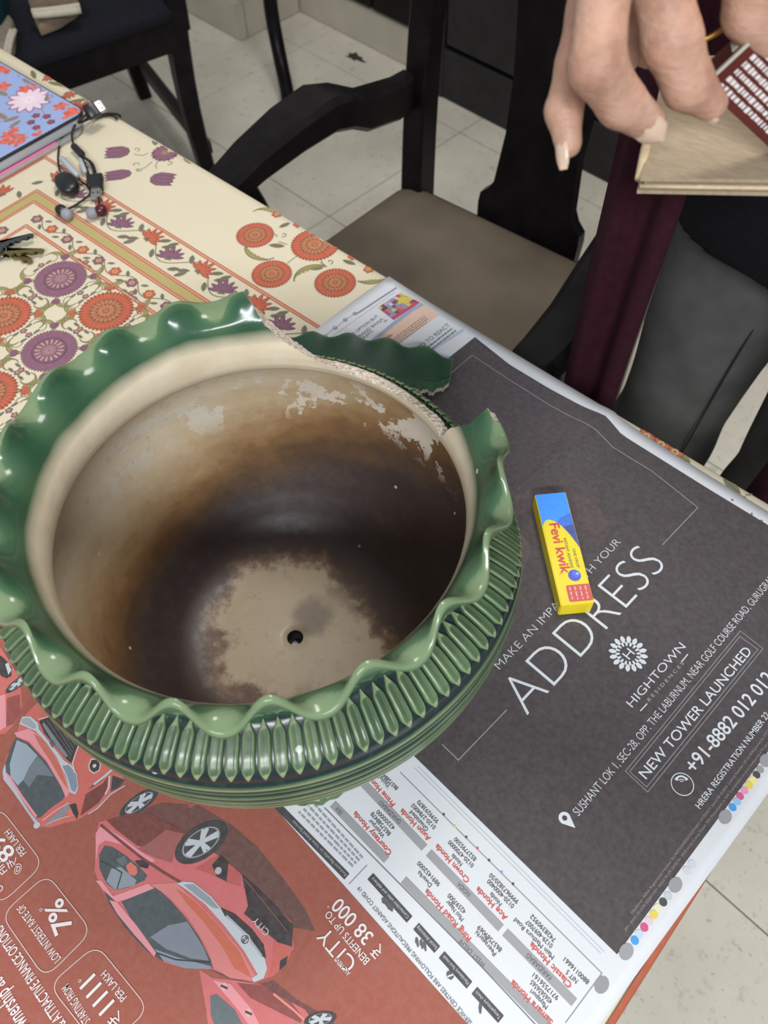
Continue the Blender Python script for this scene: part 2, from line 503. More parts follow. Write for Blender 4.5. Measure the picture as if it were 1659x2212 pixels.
for sx in (-1, 1):
    for sy in (-1, 1):
        v, f = bar((sx * 0.53, sy * 0.33, 0), (sx * 0.54, sy * 0.34, 0.65), 0.045, 0.045, 0.065, 0.065)
        mesh('leg', v, f, M_TEAK, tbl, True, angle=40)

cloth = empty('tablecloth', (tmid[0], tmid[1], TABLE_Z), TA, 'cream cotton tablecloth printed with orange and purple flowers', 'tablecloth')
loops = []; crn = 0.095
def wave(a, amp): return amp * (math.sin(a * 23) + 0.6 * math.sin(a * 41 + 1.3))
N8 = 24
def cl(inset, z, amp=0.0):
    out = []
    # finely spaced ring so that the hanging hem can ripple
    base = rrect(-TL_ / 2, TL_ / 2, -TW_ / 2, TW_ / 2, crn, N8)
    P = [np.array(p) for p in base]; n = len(P)
    dense = []
    for i in range(n):
        a, b = P[i], P[(i + 1) % n]; m = max(1, int(np.hypot(*(b - a)) / 0.02))
        for k in range(m): dense.append(a + (b - a) * k / m)
    for i, p in enumerate(dense):
        q = dense[(i + 1) % len(dense)] - dense[i - 1]; q /= np.hypot(*q); nn = np.array([q[1], -q[0]])
        s = p - nn * (inset - wave(i / len(dense) * 2 * math.pi, amp)); out.append((s[0], s[1], z))
    return out
rings = [cl(0.5 * 0.9, 0.0005), cl(0.012, 0.0008), cl(0.004, 0.0002), cl(0.0006, -0.003), cl(-0.0008, -0.008), cl(-0.002, -0.03, 0.0006), cl(-0.004, -0.08, 0.0022), cl(-0.006, -0.14, 0.004), cl(-0.007, -0.20, 0.0055)]
rings[0] = [(x * 0.9, y * 0.86, 0.0008) for x, y, z in cl(0, 0)]
v, f = loft(rings, cap=False)
n0 = len(rings[0]); f.append(tuple(range(n0)))
CREAM = (214, 203, 176)
co = mesh('cloth_sheet', v, f, M_CLOTH, cloth, True, angle=60)
ca = co.data.color_attributes.new('Col', 'FLOAT_COLOR', 'CORNER')
ca.data.foreach_set('color', np.tile(np.array(lin(CREAM), np.float32), len(co.data.loops)))

# printed pattern
ZC = TABLE_Z + 0.00085
OR, ORD, PU, PUD, OL, OLD, GR, BR = (190, 90, 58), (146, 66, 42), (128, 82, 104), (96, 58, 82), (160, 150, 92), (112, 106, 62), (110, 108, 82), (122, 80, 50)
def on_table(p, m=0.003):
    q = np.array(p) - tmid; x = q @ TU; y = q @ TV
    ax, ay = abs(x) - (TL_ / 2 - m - crn), abs(y) - (TW_ / 2 - m - crn)
    return (ax <= crn and ay <= crn) and (not (ax > 0 and ay > 0) or math.hypot(ax, ay) <= crn)
class ClothPrint(Print):
    def tri(self, a, b, c, col, layer):
        if on_table(a) and on_table(b) and on_table(c): Print.tri(self, a, b, c, col, layer)
pat = ClothPrint(ZC, step=0.00006)
def W(u, v): return np.array([u * TU[0] + v * TV[0], u * TU[1] + v * TV[1]])
def petal(pr, c, ang, r0, r1, w, rgb, layer, tip=0.55):
    d = np.array([math.cos(ang), math.sin(ang)]); n = np.array([-d[1], d[0]])
    pr.poly([c + d * r0 - n * w * .25, c + d * (r0 + (r1 - r0) * tip) - n * w / 2, c + d * (r0 + (r1 - r0) * .85) - n * w * .3, c + d * r1,
             c + d * (r0 + (r1 - r0) * .85) + n * w * .3, c + d * (r0 + (r1 - r0) * tip) + n * w / 2, c + d * r0 + n * w * .25], rgb, layer)
def leaf(pr, c, ang, L, w, rgb=GR, layer=3):
    d = np.array([math.cos(ang), math.sin(ang)]); n = np.array([-d[1], d[0]]); c = np.array(c)
    S = [(-.5, 0), (-.25, .38), (.05, .5), (.3, .34), (.5, 0), (.3, -.34), (.05, -.5), (-.25, -.38)]
    pr.poly([c + d * L * a + n * w * b for a, b in S], rgb, layer)
    pr.line([c - d * L * .45, c + d * L * .4], w * .10, (78, 76, 56) if sum(rgb) > 250 else (70, 66, 50), layer + 1)
def mandala(pr, c, r, kind='orange'):
    c = np.array(c, float)
    if kind == 'orange':
        A, B, Cc, D, E = ORD, OR, BR, (186, 112, 72), (112, 82, 54)
        n1, n2, n3 = 40, 20, 12
        for k in range(n1): petal(pr, c, 2 * math.pi * k / n1, r * .6, r * 1.02, r * .16, A, 3)
        pr.disc(c, r * .955, A, 3, 40)
        for k in range(n1): petal(pr, c, 2 * math.pi * (k + .5) / n1, r * .58, r * .97, r * .118, B, 4)
        pr.disc(c, r * .60, E, 5, 32)
        for k in range(n2): petal(pr, c, 2 * math.pi * k / n2, r * .34, r * .585, r * .13, D, 6)
        pr.disc(c, r * .36, Cc, 7, 24)
        for k in range(n3): petal(pr, c, 2 * math.pi * (k + .5) / n3, r * .12, r * .345, r * .13, D, 8)
        pr.disc(c, r * .14, E, 9, 12)
        for k in range(6): petal(pr, c, 2 * math.pi * k / 6, r * .02, r * .125, r * .06, D, 10)
    else:
        A, B = PUD, PU
        for k in range(52): petal(pr, c, 2 * math.pi * k / 52, r * .8, r * 1.0, r * .10, A, 3)
        pr.disc(c, r * .95, PU, 4, 40)
        pr.disc(c, r * .62, PUD, 5, 32); pr.disc(c, r * .57, (122, 78, 98), 6, 32)
        for k in range(16):
            a = 2 * math.pi * k / 16
            petal(pr, c, a, r * .3, r * .52, r * .09, (176, 142, 132), 7)
            pr.disc(c + r * .48 * np.array([math.cos(a), math.sin(a)]), r * .035, (196, 164, 140), 8, 6)
        pr.disc(c, r * .27, (138, 96, 112), 8, 24)
        for k in range(9): petal(pr, c, 2 * math.pi * k / 9, r * .05, r * .24, r * .09, (160, 118, 124), 9)
def lotus(pr, c, ang, s, kind):
    c = np.array(c, float); A, B = (PU, PUD) if kind == 'p' else (OR, ORD)
    for k, a in enumerate((-1.45, -1.0, -.5, 0, .5, 1.0, 1.45)):
        L = s * (1.0 - .1 * abs(a))
        petal(pr, c, ang + a, 0, L * 1.04, s * .30, B, 3 + k % 2)
        petal(pr, c, ang + a, s * .08, L * .94, s * .19, A, 5 + k % 2)
    leaf(pr, c - s * .12 * np.array([math.cos(ang), math.sin(ang)]), ang + 1.9, s * .5, s * .16, GR, 7)
    leaf(pr, c - s * .12 * np.array([math.cos(ang), math.sin(ang)]), ang - 1.9, s * .5, s * .16, GR, 7)
def floret(pr, c, s, kind, ph=0.0, n=6):
    A, B = (PUD, PU) if kind == 'p' else (ORD, OR)
    c = np.array(c, float)
    for k in range(n): pr.disc(c + s * .55 * np.array([math.cos(ph + 2 * math.pi * k / n), math.sin(ph + 2 * math.pi * k / n)]), s * .36, A, 4, 8)
    for k in range(n): pr.disc(c + s * .52 * np.array([math.cos(ph + 2 * math.pi * k / n), math.sin(ph + 2 * math.pi * k / n)]), s * .27, B, 5, 8)
    pr.disc(c, s * .38, (196, 160, 96), 6, 10); pr.disc(c, s * .18, (140, 104, 62), 7, 8)
def tulip(pr, c, ang, s, w, kind='p'):
    A, B = (PUD, PU) if kind == 'p' else (ORD, OR)
    c = np.array(c, float); d = np.array([math.cos(ang), math.sin(ang)]); n = np.array([-d[1], d[0]])
    out = [(-.5, 0), (-.42, .3), (-.15, .5), (.2, .48), (.5, .42), (.36, .25), (.5, .16), (.4, 0), (.5, -.16), (.36, -.25), (.5, -.42), (.2, -.48), (-.15, -.5), (-.42, -.3)]
    pr.poly([c + d * s * a + n * w * b for a, b in out], A, 4)
    pr.poly([c + d * s * a * .92 + n * w * b * .9 for a, b in out], B, 5)
    for q in (-.24, 0, .24):
        pr.line([c - d * s * .36 + n * w * q * .6, c + n * w * q * 1.2, c + d * s * .36 + n * w * q], w * .05, A, 6)
def arc(c, r, a0, a1, n=14): return [np.array(c) + r * np.array([math.cos(a0 + (a1 - a0) * k / n), math.sin(a0 + (a1 - a0) * k / n)]) for k in range(n + 1)]
def curl(pr, p, ang, s, side, w=0.0011, rgb=GR):
    pts = []
    for k in range(15):
        t = k / 14; a = ang + side * t * 5.0; r = s * (1 - .82 * t)
        cc = np.array(p) + s * np.array([math.cos(ang + side * math.pi / 2), math.sin(ang + side * math.pi / 2)])
        pts.append(cc + r * np.array([math.cos(a - side * math.pi / 2), math.sin(a - side * math.pi / 2)]))
    pr.line(pts, w, rgb, 3)
def acanthus(pr, c, r, a0, a1, w, side=1):
    """crescent scroll leaf with a toothed inner edge"""
    n = 16; outer = arc(c, r, a0, a1, n); inner = []
    for k in range(n + 1):
        t = k / n; th = w * math.sin(math.pi * min(1, t * 1.08)) * (0.75 if k % 2 else 1.0)
        a = a0 + (a1 - a0) * t
        inner.append(np.array(c) + (r - side * th) * np.array([math.cos(a), math.sin(a)]))
    pr.poly(outer + inner[::-1], OL, 3)
    mid = [o * .45 + i * .55 for o, i in zip(outer, inner)]
    pr.line(outer, w * .2, OLD, 4); pr.line(mid[1:-1], w * .12, OLD, 4)
    for k in range(2, n - 1, 2): pr.line([mid[k], inner[k] * .85 + mid[k] * .15], w * .06, OLD, 4)

# border lines run with the table's edge; corner of the border lies at u0
ang = math.atan2(0.024, 0.31); BU = np.array([math.cos(ang), math.sin(ang)]); BV = np.array([-BU[1], BU[0]])
def B(u, v): return np.array([-0.80, 0.2345]) + BU * u + BV * v      # origin = inner orange corner
def hline(v, u0, u1, w, rgb, layer=3): pat.line([B(u0 + (u1 - u0) * k / 24, v) for k in range(25)], w, rgb, layer)
def vline(u, v0, v1, w, rgb, layer=3): pat.line([B(u, v0 + (v1 - v0) * k / 16) for k in range(17)], w, rgb, layer)
RED = (188, 94, 60)
U1 = 0.75
for vv, uu in ((0.0, 0.0), (0.0305, -0.0275), (0.0445, -0.0415), (0.0885, -0.086)):
    for dv in (-0.0010, 0.0016):
        hline(vv + dv, uu - dv, U1, 0.0017, RED); vline(uu - dv, -0.62, vv + dv, 0.0017, RED)
# olive band
pat.poly([B(-0.040, 0.043), B(U1, 0.043), B(U1, 0.032), B(-0.029, 0.032)], (176, 160, 100), 2)
pat.poly([B(-0.040, 0.043), B(-0.029, 0.032), B(-0.029, -0.62), B(-0.040, -0.62)], (176, 160, 100), 2)
# lotus border and its vine
def border(kind_fn, place, n0, n1, pitch, amp, draw):
    pts = []
    for k in range(n0 * 8, n1 * 8 + 1):
        t = k / 8
        pts.append(place(t * pitch, amp * math.cos(math.pi * t)))
    pat.line(pts, 0.0011, GR, 3)
    for k in range(n0, n1): draw(k, place)
def draw_lotus(k, place):
    u = k * 0.0403 + 0.004; s = 1 if k % 2 else -1
    c = place(u, -0.003 * s); d = place(u, 0.01) - place(u, -0.01); a = math.atan2(d[1], d[0])
    lotus(pat, c, a + (0.5 if k % 2 else -0.2), 0.0182, 'p' if k % 2 else 'o')
    for dt, dvv, da in ((0.021, 0.010, 0.7), (0.017, -0.012, -0.9), (0.027, -0.007, 2.2), (-0.012, 0.013, 2.6)):
        q = place(u + dt, dvv * s); leaf(pat, q, a + da, 0.0142, 0.0062, (112, 108, 86))
border(None, lambda u, v: B(u - 0.045, 0.067 + v), 0, 18, 0.0403, 0.0125, draw_lotus)
border(None, lambda u, v: B(-0.0645 - v, 0.02 - u), 0, 14, 0.0403, 0.0125, draw_lotus)
def draw_floret(k, place):
    u = k * 0.0267 + 0.004; s = 1 if k % 2 else -1
    d = place(u, 0.01) - place(u, -0.01); a = math.atan2(d[1], d[0])
    floret(pat, place(u, 0.0), 0.0076, 'o' if k % 2 else 'p', k)
    leaf(pat, place(u + 0.013, 0.0062 * s), a + .9, 0.010, 0.0042, (112, 108, 86)); leaf(pat, place(u + 0.0135, -0.0055 * s), a - 1.0, 0.009, 0.0036, (112, 108, 86))
border(None, lambda u, v: B(u - 0.004, 0.0145 + v), 0, 26, 0.0267, 0.0062, draw_floret)
border(None, lambda u, v: B(-0.0135 - v, -0.017 - u), 0, 20, 0.0267, 0.0062, draw_floret)
# field of medallions in scroll work
du, dv = 0.0738, 0.0690
for i in range(0, 9):
    for j in range(0, 6):
        c = np.array([-0.700, 0.214]) + BU * (i * du) - BV * (j * dv)
        c = c + np.array([0, 0.0])
        if abs(c[0] + 0.7) < -1: continue
        kind = 'orange' if (i + j) % 2 else 'purple'
        mandala(pat, c, 0.0275, kind)
        for q in range(4):
            a = ang + math.pi / 4 + q * math.pi / 2
            for sgn in (-1, 1):
                a1 = a + sgn * 0.20
                p = c + 0.0375 * np.array([math.cos(a1), math.sin(a1)])
                acanthus(pat, c + 0.030 * np.array([math.cos(a), math.sin(a)]) + sgn * 0.011 * np.array([-math.sin(a), math.cos(a)]), 0.0125,
                         a - sgn * 1.9, a + sgn * 0.9, 0.0052)
            p = c + 0.0335 * np.array([math.cos(a), math.sin(a)])
            if kind == 'purple': tulip(pat, p, a, 0.008, 0.009)
            else: lotus(pat, c + 0.031 * np.array([math.cos(a), math.sin(a)]), a, 0.0085, 'o')
            a = ang + q * math.pi / 2
            p = c + 0.0325 * np.array([math.cos(a), math.sin(a)])
            floret(pat, p, 0.0042, 'p', q, 5)
            for sg in (-1, 1): leaf(pat, c + 0.0315 * np.array([math.cos(a + sg * .24), math.sin(a + sg * .24)]), a + sg * 1.5, 0.009, 0.0032, (112, 108, 86))
            pat.line(arc(c + 0.036 * np.array([math.cos(a + .4), math.sin(a + .4)]), 0.006, a + 1, a + 4.5, 8), 0.0008, GR, 3)
            pat.line(arc(c + 0.036 * np.array([math.cos(a - .4), math.sin(a - .4)]), 0.006, a - 1, a - 4.5, 8), 0.0008, GR, 3)
# sprays of flowers in the plain outer border
for (p, r) in (((551, 508), 0.0205), ((680, 529), 0.0255), ((587, 592), 0.0210), ((724, 611), 0.0215)):
    mandala(pat, T(*p, ZC), r, 'orange')
k5 = crop(450, 400, 0.4219)
def cpx(x, y): return T(*k5(x, y), ZC)
for pts in (((405, 305), (375, 295), (360, 290)), ((450, 365), (405, 400)), ((580, 385), (590, 420)), ((600, 410), (570, 395)), ((520, 150), (480, 200))):
    pat.line([cpx(*p) for p in pts], 0.0009, GR, 3)
for a, b in (((375, 265), .3), ((625, 405), 1.0), ((350, 265), 2.0)): curl(pat, cpx(*a), b, 0.004, 1)
for c_, a_, L_, w_ in (((350, 310), .55, .018, .007), ((545, 425), .7, .018, .007), ((390, 205), 1.3, .014, .006), ((720, 395), .2, .016, .006)): leaf(pat, cpx(*c_), ang + a_, L_, w_)
acanthus(pat, cpx(290, 315), 0.021, ang - 2.7, ang - 0.3, 0.007)
acanthus(pat, cpx(545, 480), 0.021, ang + 1.7, ang + 4.0, 0.008)
acanthus(pat, cpx(285, 165), 0.016, ang + 0.8, ang + 3.2, 0.006)
acanthus(pat, cpx(830, 440), 0.019, ang - 1.6, ang + 0.2, 0.007)
for q in ((350, 150), (460, 200), (740, 365), (820, 432)): floret(pat, cpx(*q), 0.0062, 'o', 0.3, 5)
k1 = crop(0, 0, 600 / 1659)
def c1(x, y): return T(*k1(x, y), ZC)
def towards(p, q): d = c1(*q) - c1(*p); return math.atan2(d[1], d[0])
tulip(pat, c1(700, 910), towards((800, 915), (600, 930)), 0.030, 0.023)
tulip(pat, c1(705, 1045), towards((810, 1030), (600, 1060)), 0.031, 0.019)
tulip(pat, c1(970, 1070), towards((890, 1060), (1080, 1075)), 0.029, 0.024)
for k in range(18): petal(pat, c1(985, 915), 2 * math.pi * k / 18, 0.006, 0.0165, 0.006, PUD if k % 2 else PU, 4 + k % 2)
pat.disc(c1(985, 915), 0.0125, PU, 6, 20); pat.disc(c1(985, 912), 0.0045, (140, 120, 90), 7, 12)
pat.line([c1(800, 920), c1(850, 930), c1(885, 915)], 0.0009, GR, 3); pat.line([c1(815, 1020), c1(870, 1000), c1(910, 965)], 0.0009, GR, 3); pat.line([c1(935, 1010), c1(930, 985), c1(945, 960)], 0.0009, GR, 3)
for a, b, s in (((820, 905), 1.2, 1), ((830, 985), 2.2, 1), ((850, 1015), -1.0, -1), ((1000, 985), 0.4, 1)): curl(pat, c1(*a), b, 0.0045, s, 0.0009)
leaf(pat, c1(930, 840), 2.4, 0.02, 0.009); leaf(pat, c1(1120, 950), -.2, 0.022, 0.008)
for c_, kind, a_ in (((280, 455), 'o', 0.4), ((400, 560), 'o', 0.2), ((520, 610), 'o', 0.4), ((640, 660), 'o', 0.3), ((450, 640), 'o', 2.0)): lotus(pat, c1(*c_), a_, 0.014, kind)
for c_, a_ in (((330, 500), .4), ((400, 515), .5), ((200, 445), 2.8), ((470, 600), 1.0)): leaf(pat, c1(*c_), a_, 0.024, 0.007, (120, 112, 74))
# tablecloth rim beyond the newspaper
for q in ((1400, 938), (1432, 955), (1462, 972)): floret(pat, T(*q, ZC) - TV * 0.003, 0.009, 'o', .2, 5)
leaf(pat, T(1478, 985, ZC) - TV * 0.003, ang, 0.016, 0.009, (126, 122, 74)); leaf(pat, T(1440, 970, ZC) - TV * 0.004, ang, 0.014, 0.006)
leaf(pat, T(1585, 1046, ZC) - TV * 0.003, ang - .3, 0.020, 0.008); curl(pat, T(1615, 1062, ZC) - TV * 0.004, 0.2, 0.006, 1)
pat.line([T(1545, 1020, ZC), T(1575, 1060, ZC), T(1612, 1075, ZC)], 0.0009, GR, 3)
pat.build('printed_pattern', M_CLOTH, cloth)
# orange edging along the fall of the cloth
secs = []
e = []
rg = [cl(0.0030, 0.00125), cl(0.0008, 0.00110), cl(-0.0012, -0.0010), cl(-0.0016, -0.0045), cl(-0.0030, -0.017)]
v, f = loft(rg, cap=False)
f = [q for q in f if min(v[i][0] for i in q) > TL_ / 2 - 0.05 and max(abs(v[i][1]) for i in q) < TW_ / 2 - 0.03]
ob = mesh('edging', v, f, M_CLOTH, cloth, True)
ca = ob.data.color_attributes.new('Col', 'FLOAT_COLOR', 'CORNER')
ca.data.foreach_set('color', np.tile(np.array(lin((166, 80, 48)), np.float32), len(ob.data.loops)))

# ------------------------------------------------------------------ newspaper spread
ZP = 0.7523
def sstep(a, b, x):
    t = min(1.0, max(0.0, (x - a) / (b - a))); return t * t * (3 - 2 * t)
CR0 = T(1310, 905, ZP); CR1 = T(1130, 1060, ZP)          # the crease across the dark page
crd = (CR1 - CR0) / np.hypot(*(CR1 - CR0)); crn_ = np.array([-crd[1], crd[0]])
def paper_lift(x, y):
    q = np.array([x, y]) - CR0
    d = q @ crn_; s = q @ crd
    along = 1 - sstep(0.02, 0.19, s)
    if abs(d) > 0.03: h = 0.0
    else: h = 0.0026 * (1 - sstep(0.0, 0.03, abs(d))) * along
    return h
def sheet_lift(x, y): return paper_lift(x, y) * 0.8
news = empty('newspaper', (-0.19, 0.13, ZP), 0, 'newspaper spread with a dark property advert and red car advert, under the pot', 'newspaper')
edge_px = [(845, 600), (930, 654), (1020, 708), (1100, 756), (1186, 808), (1237, 839), (1306, 882), (1320, 887), (1340, 906), (1409, 950), (1529, 1026), (1659, 1105)]
far = [T(*p, ZP) for p in edge_px] + [np.array([0.0775, 0.4565])]
fx = [p[0] for p in far]; fy = [p[1] for p in far]
def y_far(x): return float(np.interp(x, fx, fy))
X0, X1, Y0 = -0.455, 0.0775, -0.42
nx, ny = 70, 90
vs = []; fs = []
for j in range(ny + 1):
    for i in range(nx + 1):
        x = X0 + (X1 - X0) * i / nx; y = Y0 + (y_far(x) - Y0) * j / ny
        if i == 0: x += 0.003 * math.sin(j * .2)
        vs.append((x, y, ZP + sheet_lift(x, y)))
for j in range(ny):
    for i in range(nx):
        a = j * (nx + 1) + i; fs.append((a, a + 1, a + nx + 2, a + nx + 1))
sh = mesh('sheet', vs, fs, M_PAPER, news, True, world=True)
ca = sh.data.color_attributes.new('Col', 'FLOAT_COLOR', 'CORNER')
ca.data.foreach_set('color', np.tile(np.array(lin((214, 217, 222)), np.float32), len(sh.data.loops)))
sd = sh.modifiers.new('thickness', 'SOLIDIFY'); sd.thickness = 0.0006; sd.offset = -1

ZQ = ZP + 0.00025
WHT = (214, 219, 226); DK = (61, 54, 57); INK = (58, 58, 64)
# --- dark page
pp = Print(ZQ, paper_lift)
top_px = [(1026, 728), (1100, 787), (1186, 839), (1272, 885), (1306, 902), (1340, 937), (1409, 980), (1529, 1055), (1659, 1134)]
tp = [T(*p, ZQ) for p in top_px] + [np.array([0.063, 0.4435])]
tx = [p[0] for p in tp]; ty = [p[1] for p in tp]
xl = tp[0][0]; n = 60
def ytop(x): return float(np.interp(x, tx, ty))
for i in range(n):
    xa, xb = xl + (0.063 - xl) * i / n, xl + (0.063 - xl) * (i + 1) / n
    for j in range(48):
        ya0 = 0.117 + (ytop(xa) - 0.117) * j / 48; ya1 = 0.117 + (ytop(xa) - 0.117) * (j + 1) / 48
        yb0 = 0.117 + (ytop(xb) - 0.117) * j / 48; yb1 = 0.117 + (ytop(xb) - 0.117) * (j + 1) / 48
        P4 = [np.array(q) for q in ((xa, ya0), (xb, yb0), (xb, yb1), (xa, ya1))]
        pp.tri(P4[0], P4[1], P4[2], lin(DK), 0); pp.tri(P4[0], P4[2], P4[3], lin(DK), 0)
pp.build('advert_panel', M_PAPER, news, 'dark grey-brown advert panel')

pl = Print(ZQ, paper_lift)
# faint printed picture under the lettering; the first patch paints the crease's lit left side paler
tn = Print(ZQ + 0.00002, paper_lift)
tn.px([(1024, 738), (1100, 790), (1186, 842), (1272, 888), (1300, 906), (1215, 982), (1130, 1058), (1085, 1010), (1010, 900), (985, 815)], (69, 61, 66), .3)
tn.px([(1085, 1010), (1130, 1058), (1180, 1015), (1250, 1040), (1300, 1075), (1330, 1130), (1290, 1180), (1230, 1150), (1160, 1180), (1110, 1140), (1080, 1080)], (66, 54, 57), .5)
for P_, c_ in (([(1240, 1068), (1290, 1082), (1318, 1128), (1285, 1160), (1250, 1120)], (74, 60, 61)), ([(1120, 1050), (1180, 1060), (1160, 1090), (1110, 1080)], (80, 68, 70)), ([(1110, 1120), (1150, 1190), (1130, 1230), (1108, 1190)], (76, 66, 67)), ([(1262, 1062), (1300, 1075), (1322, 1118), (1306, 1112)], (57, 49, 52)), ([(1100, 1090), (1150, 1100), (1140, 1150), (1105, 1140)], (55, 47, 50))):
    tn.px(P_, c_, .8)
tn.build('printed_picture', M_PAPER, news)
FR = (150, 146, 150)
pl.pxline([(975, 806), (1020, 768), (1100, 821), (1186, 875), (1265, 919), (1286, 933), (1323, 967), (1409, 1019), (1507, 1097), (1430, 1178)], 0.0007, FR, 7)
pl.pxline([(1095, 1533), (990, 1642), (955, 1608)], 0.0007, FR, 1)
def hgt(p0, p1, pt):
    a, b, q = T(*p0, ZQ), T(*p1, ZQ), T(*pt, ZQ); u = (b - a) / np.hypot(*(b - a))
    return abs(u[0] * (q - a)[1] - u[1] * (q - a)[0])
def tx_(s, p0, p1, top, rgb=WHT, bold=0.0, k=pl, layer=2): k.text(s, p0, p1, hgt(p0, p1, top), rgb, layer, bold)
tx_('MAKE AN IMPACT WITH YOUR', (1080, 1447), (1342, 1172), (1066, 1433), bold=-0.018)
tx_('ADDRESS', (1141, 1547), (1441, 1222), (1094, 1457), bold=-0.022)
tx_('HIGHTOWN', (1366, 1529), (1482, 1398), (1353, 1513), bold=-0.004)
tx_('R E S I D E N C E S', (1403, 1516), (1478, 1434), (1397.5, 1509.5), rgb=(170, 172, 178))
for a, b in (((1383, 1536), (1398, 1520)), ((1472, 1430), (1486, 1413))): pl.pxline([a, b], 0.0008, WHT)
tx_('SUSHANT LOK 1, SEC-28, OPP. THE LABURNUM, NEAR GOLF COURSE ROAD, GURUGRAM', (1250, 1764), (1676, 1250), (1236, 1748), bold=-0.008)
tx_('NEW TOWER LAUNCHED', (1396, 1684), (1625, 1408), (1376, 1669), bold=0.004)
tx_('+91-8882 012 012', (1501, 1672), (1674, 1467), (1476, 1648), bold=0.012)
tx_('HRERA REGISTRATION NUMBER 22', (1512, 1748), (1663, 1545), (1500, 1738), bold=0.004)
SM = (150, 140, 142)
tx_('Disclaimer: RERA Registration Number RC/REP/HARERA/GGM/405/137/2020/21 dated 08.10.2020. Licence Number 101 of 2008 granted by DTCP', (1366, 1975), (1663, 1578), (1361, 1971), SM)
tx_('ZP+ EWS DUGR/2020/1021 dated 02.09.2020 for 24.0 acres Camp Deed 75% Possession at 50% Completion to area measuring 3.93 acres', (1352, 2013), (1663, 1602), (1347, 2009), SM)
# double frame round the launch line
for q in (((1399, 1711), (1351, 1666), (1599, 1363), (1648, 1401)), ((1397, 1700), (1360, 1667), (1598, 1375), (1637, 1403))):
    pl.pxline(q, 0.00045, (150, 148, 154), 1, True)
# pin and telephone marks
c = T(1225, 1772, ZQ); up = np.array([-1.0, 0.0]); rt = np.array([0.0, 1.0])
pl.disc(c + up * 0.002, 0.0040, WHT, 1, 20); pl.poly([c + up * 0.0005 + rt * 0.0036, c + up * 0.0005 - rt * 0.0036, c - up * 0.0068], WHT, 1); pl.disc(c + up * 0.002, 0.0017, DK, 2, 14)
c = T(1474, 1694, ZQ); R0 = 0.0073
pl.line([c + R0 * np.array([math.cos(a), math.sin(a)]) for a in np.linspace(0, 2 * math.pi, 33)[:-1]], 0.0006, WHT, 1, True)
hs = arc(c + up * .001 - rt * -.001, 0.0038, math.pi * .35, math.pi * 1.15, 10)
pl.line(hs, [0.0022, 0.0020, 0.0013, 0.0012, 0.0012, 0.0012, 0.0012, 0.0012, 0.0014, 0.0020, 0.0022], WHT, 2)
for r in (0.0014, 0.0026): pl.line(arc(c + up * .0005 + rt * .0004, r, math.pi * .5, math.pi, 6)[::-1], 0.0005, WHT, 2)
pl.build('printed_lettering', M_PAPER, news, 'white lettering of the property advert')['kind'] = 'stuff'
# flower emblem
em = Print(ZQ, paper_lift)
c = T(1357, 1412, ZQ); R0 = abs(hgt((1357, 1412), (1380, 1386), (1340, 1396))) * 2.0
R0 = 0.0142
for k in range(16):
    a = 2 * math.pi * k / 16 + .2
    petal(em, c, a, R0 * .60, R0 * 1.0, R0 * .25, WHT, 1, .5); petal(em, c, a + math.pi / 16, R0 * .42, R0 * .66, R0 * .13, WHT, 1, .5)
em.text('H', c + np.array([R0 * .25, -R0 * .24]), c + np.array([R0 * .25, R0 * .24]), R0 * .5, WHT, 2, 0.0, False, True)
em.build('printed_emblem', M_PAPER, news, 'white round petal emblem with an H')

# printer's colour dots along the page foot
dots = Print(ZQ, paper_lift); k9 = crop(900, 1400, 759 / 1659)
for x, y, r, col in ((990, 1433, 1.7, (150, 150, 154)), (1030, 1380, 1, (58, 150, 220)), (1052, 1350, 1, (190, 206, 226)), (1075, 1318, 1, (206, 74, 128)), (1097, 1288, 1, (222, 192, 206)),
                     (1120, 1258, 1, (226, 202, 70)), (1141, 1228, 1, (224, 220, 184)), (1164, 1199, 1, (62, 62, 66)), (1187, 1170, 1, (190, 196, 204)), (1222, 1118, 1.7, (150, 150, 154)),
                     (1276, 1050, 1, (200, 206, 214)), (1300, 1020, 1, (200, 206, 214)), (1457, 797, 1.7, (150, 150, 154)), (1492, 752, 1, (58, 150, 220)), (1513, 725, 1, (138, 190, 228)), (1527, 699, 1, (206, 74, 128)),
                     (1548, 672, 1, (226, 146, 180)), (1570, 647, 1, (226, 202, 70)), (1588, 622, 1, (230, 222, 140)), (1605, 598, 1, (62, 62, 66)), (1622, 573, 1, (150, 150, 154)), (1650, 530, 1.7, (150, 150, 154)), (874, 1590, 1.7, (140, 142, 146))):
    dots = Print(ZQ, paper_lift); dots.q = int(x + y) % 53; dots.disc(T(*k9(x, y), ZQ), 0.0025 * r ** .8, col, 1, 16, 1.0 if r == 1 else 1.35); dots.build('colour_dot', M_PAPER, news)
for p in ((1582, 1080), (1624, 1110), (1645, 1125)):
    dots = Print(ZQ, paper_lift); dots.disc(T(*p, ZQ), 0.001, (90, 90, 100), 1, 8); dots.build('colour_dot', M_PAPER, news)

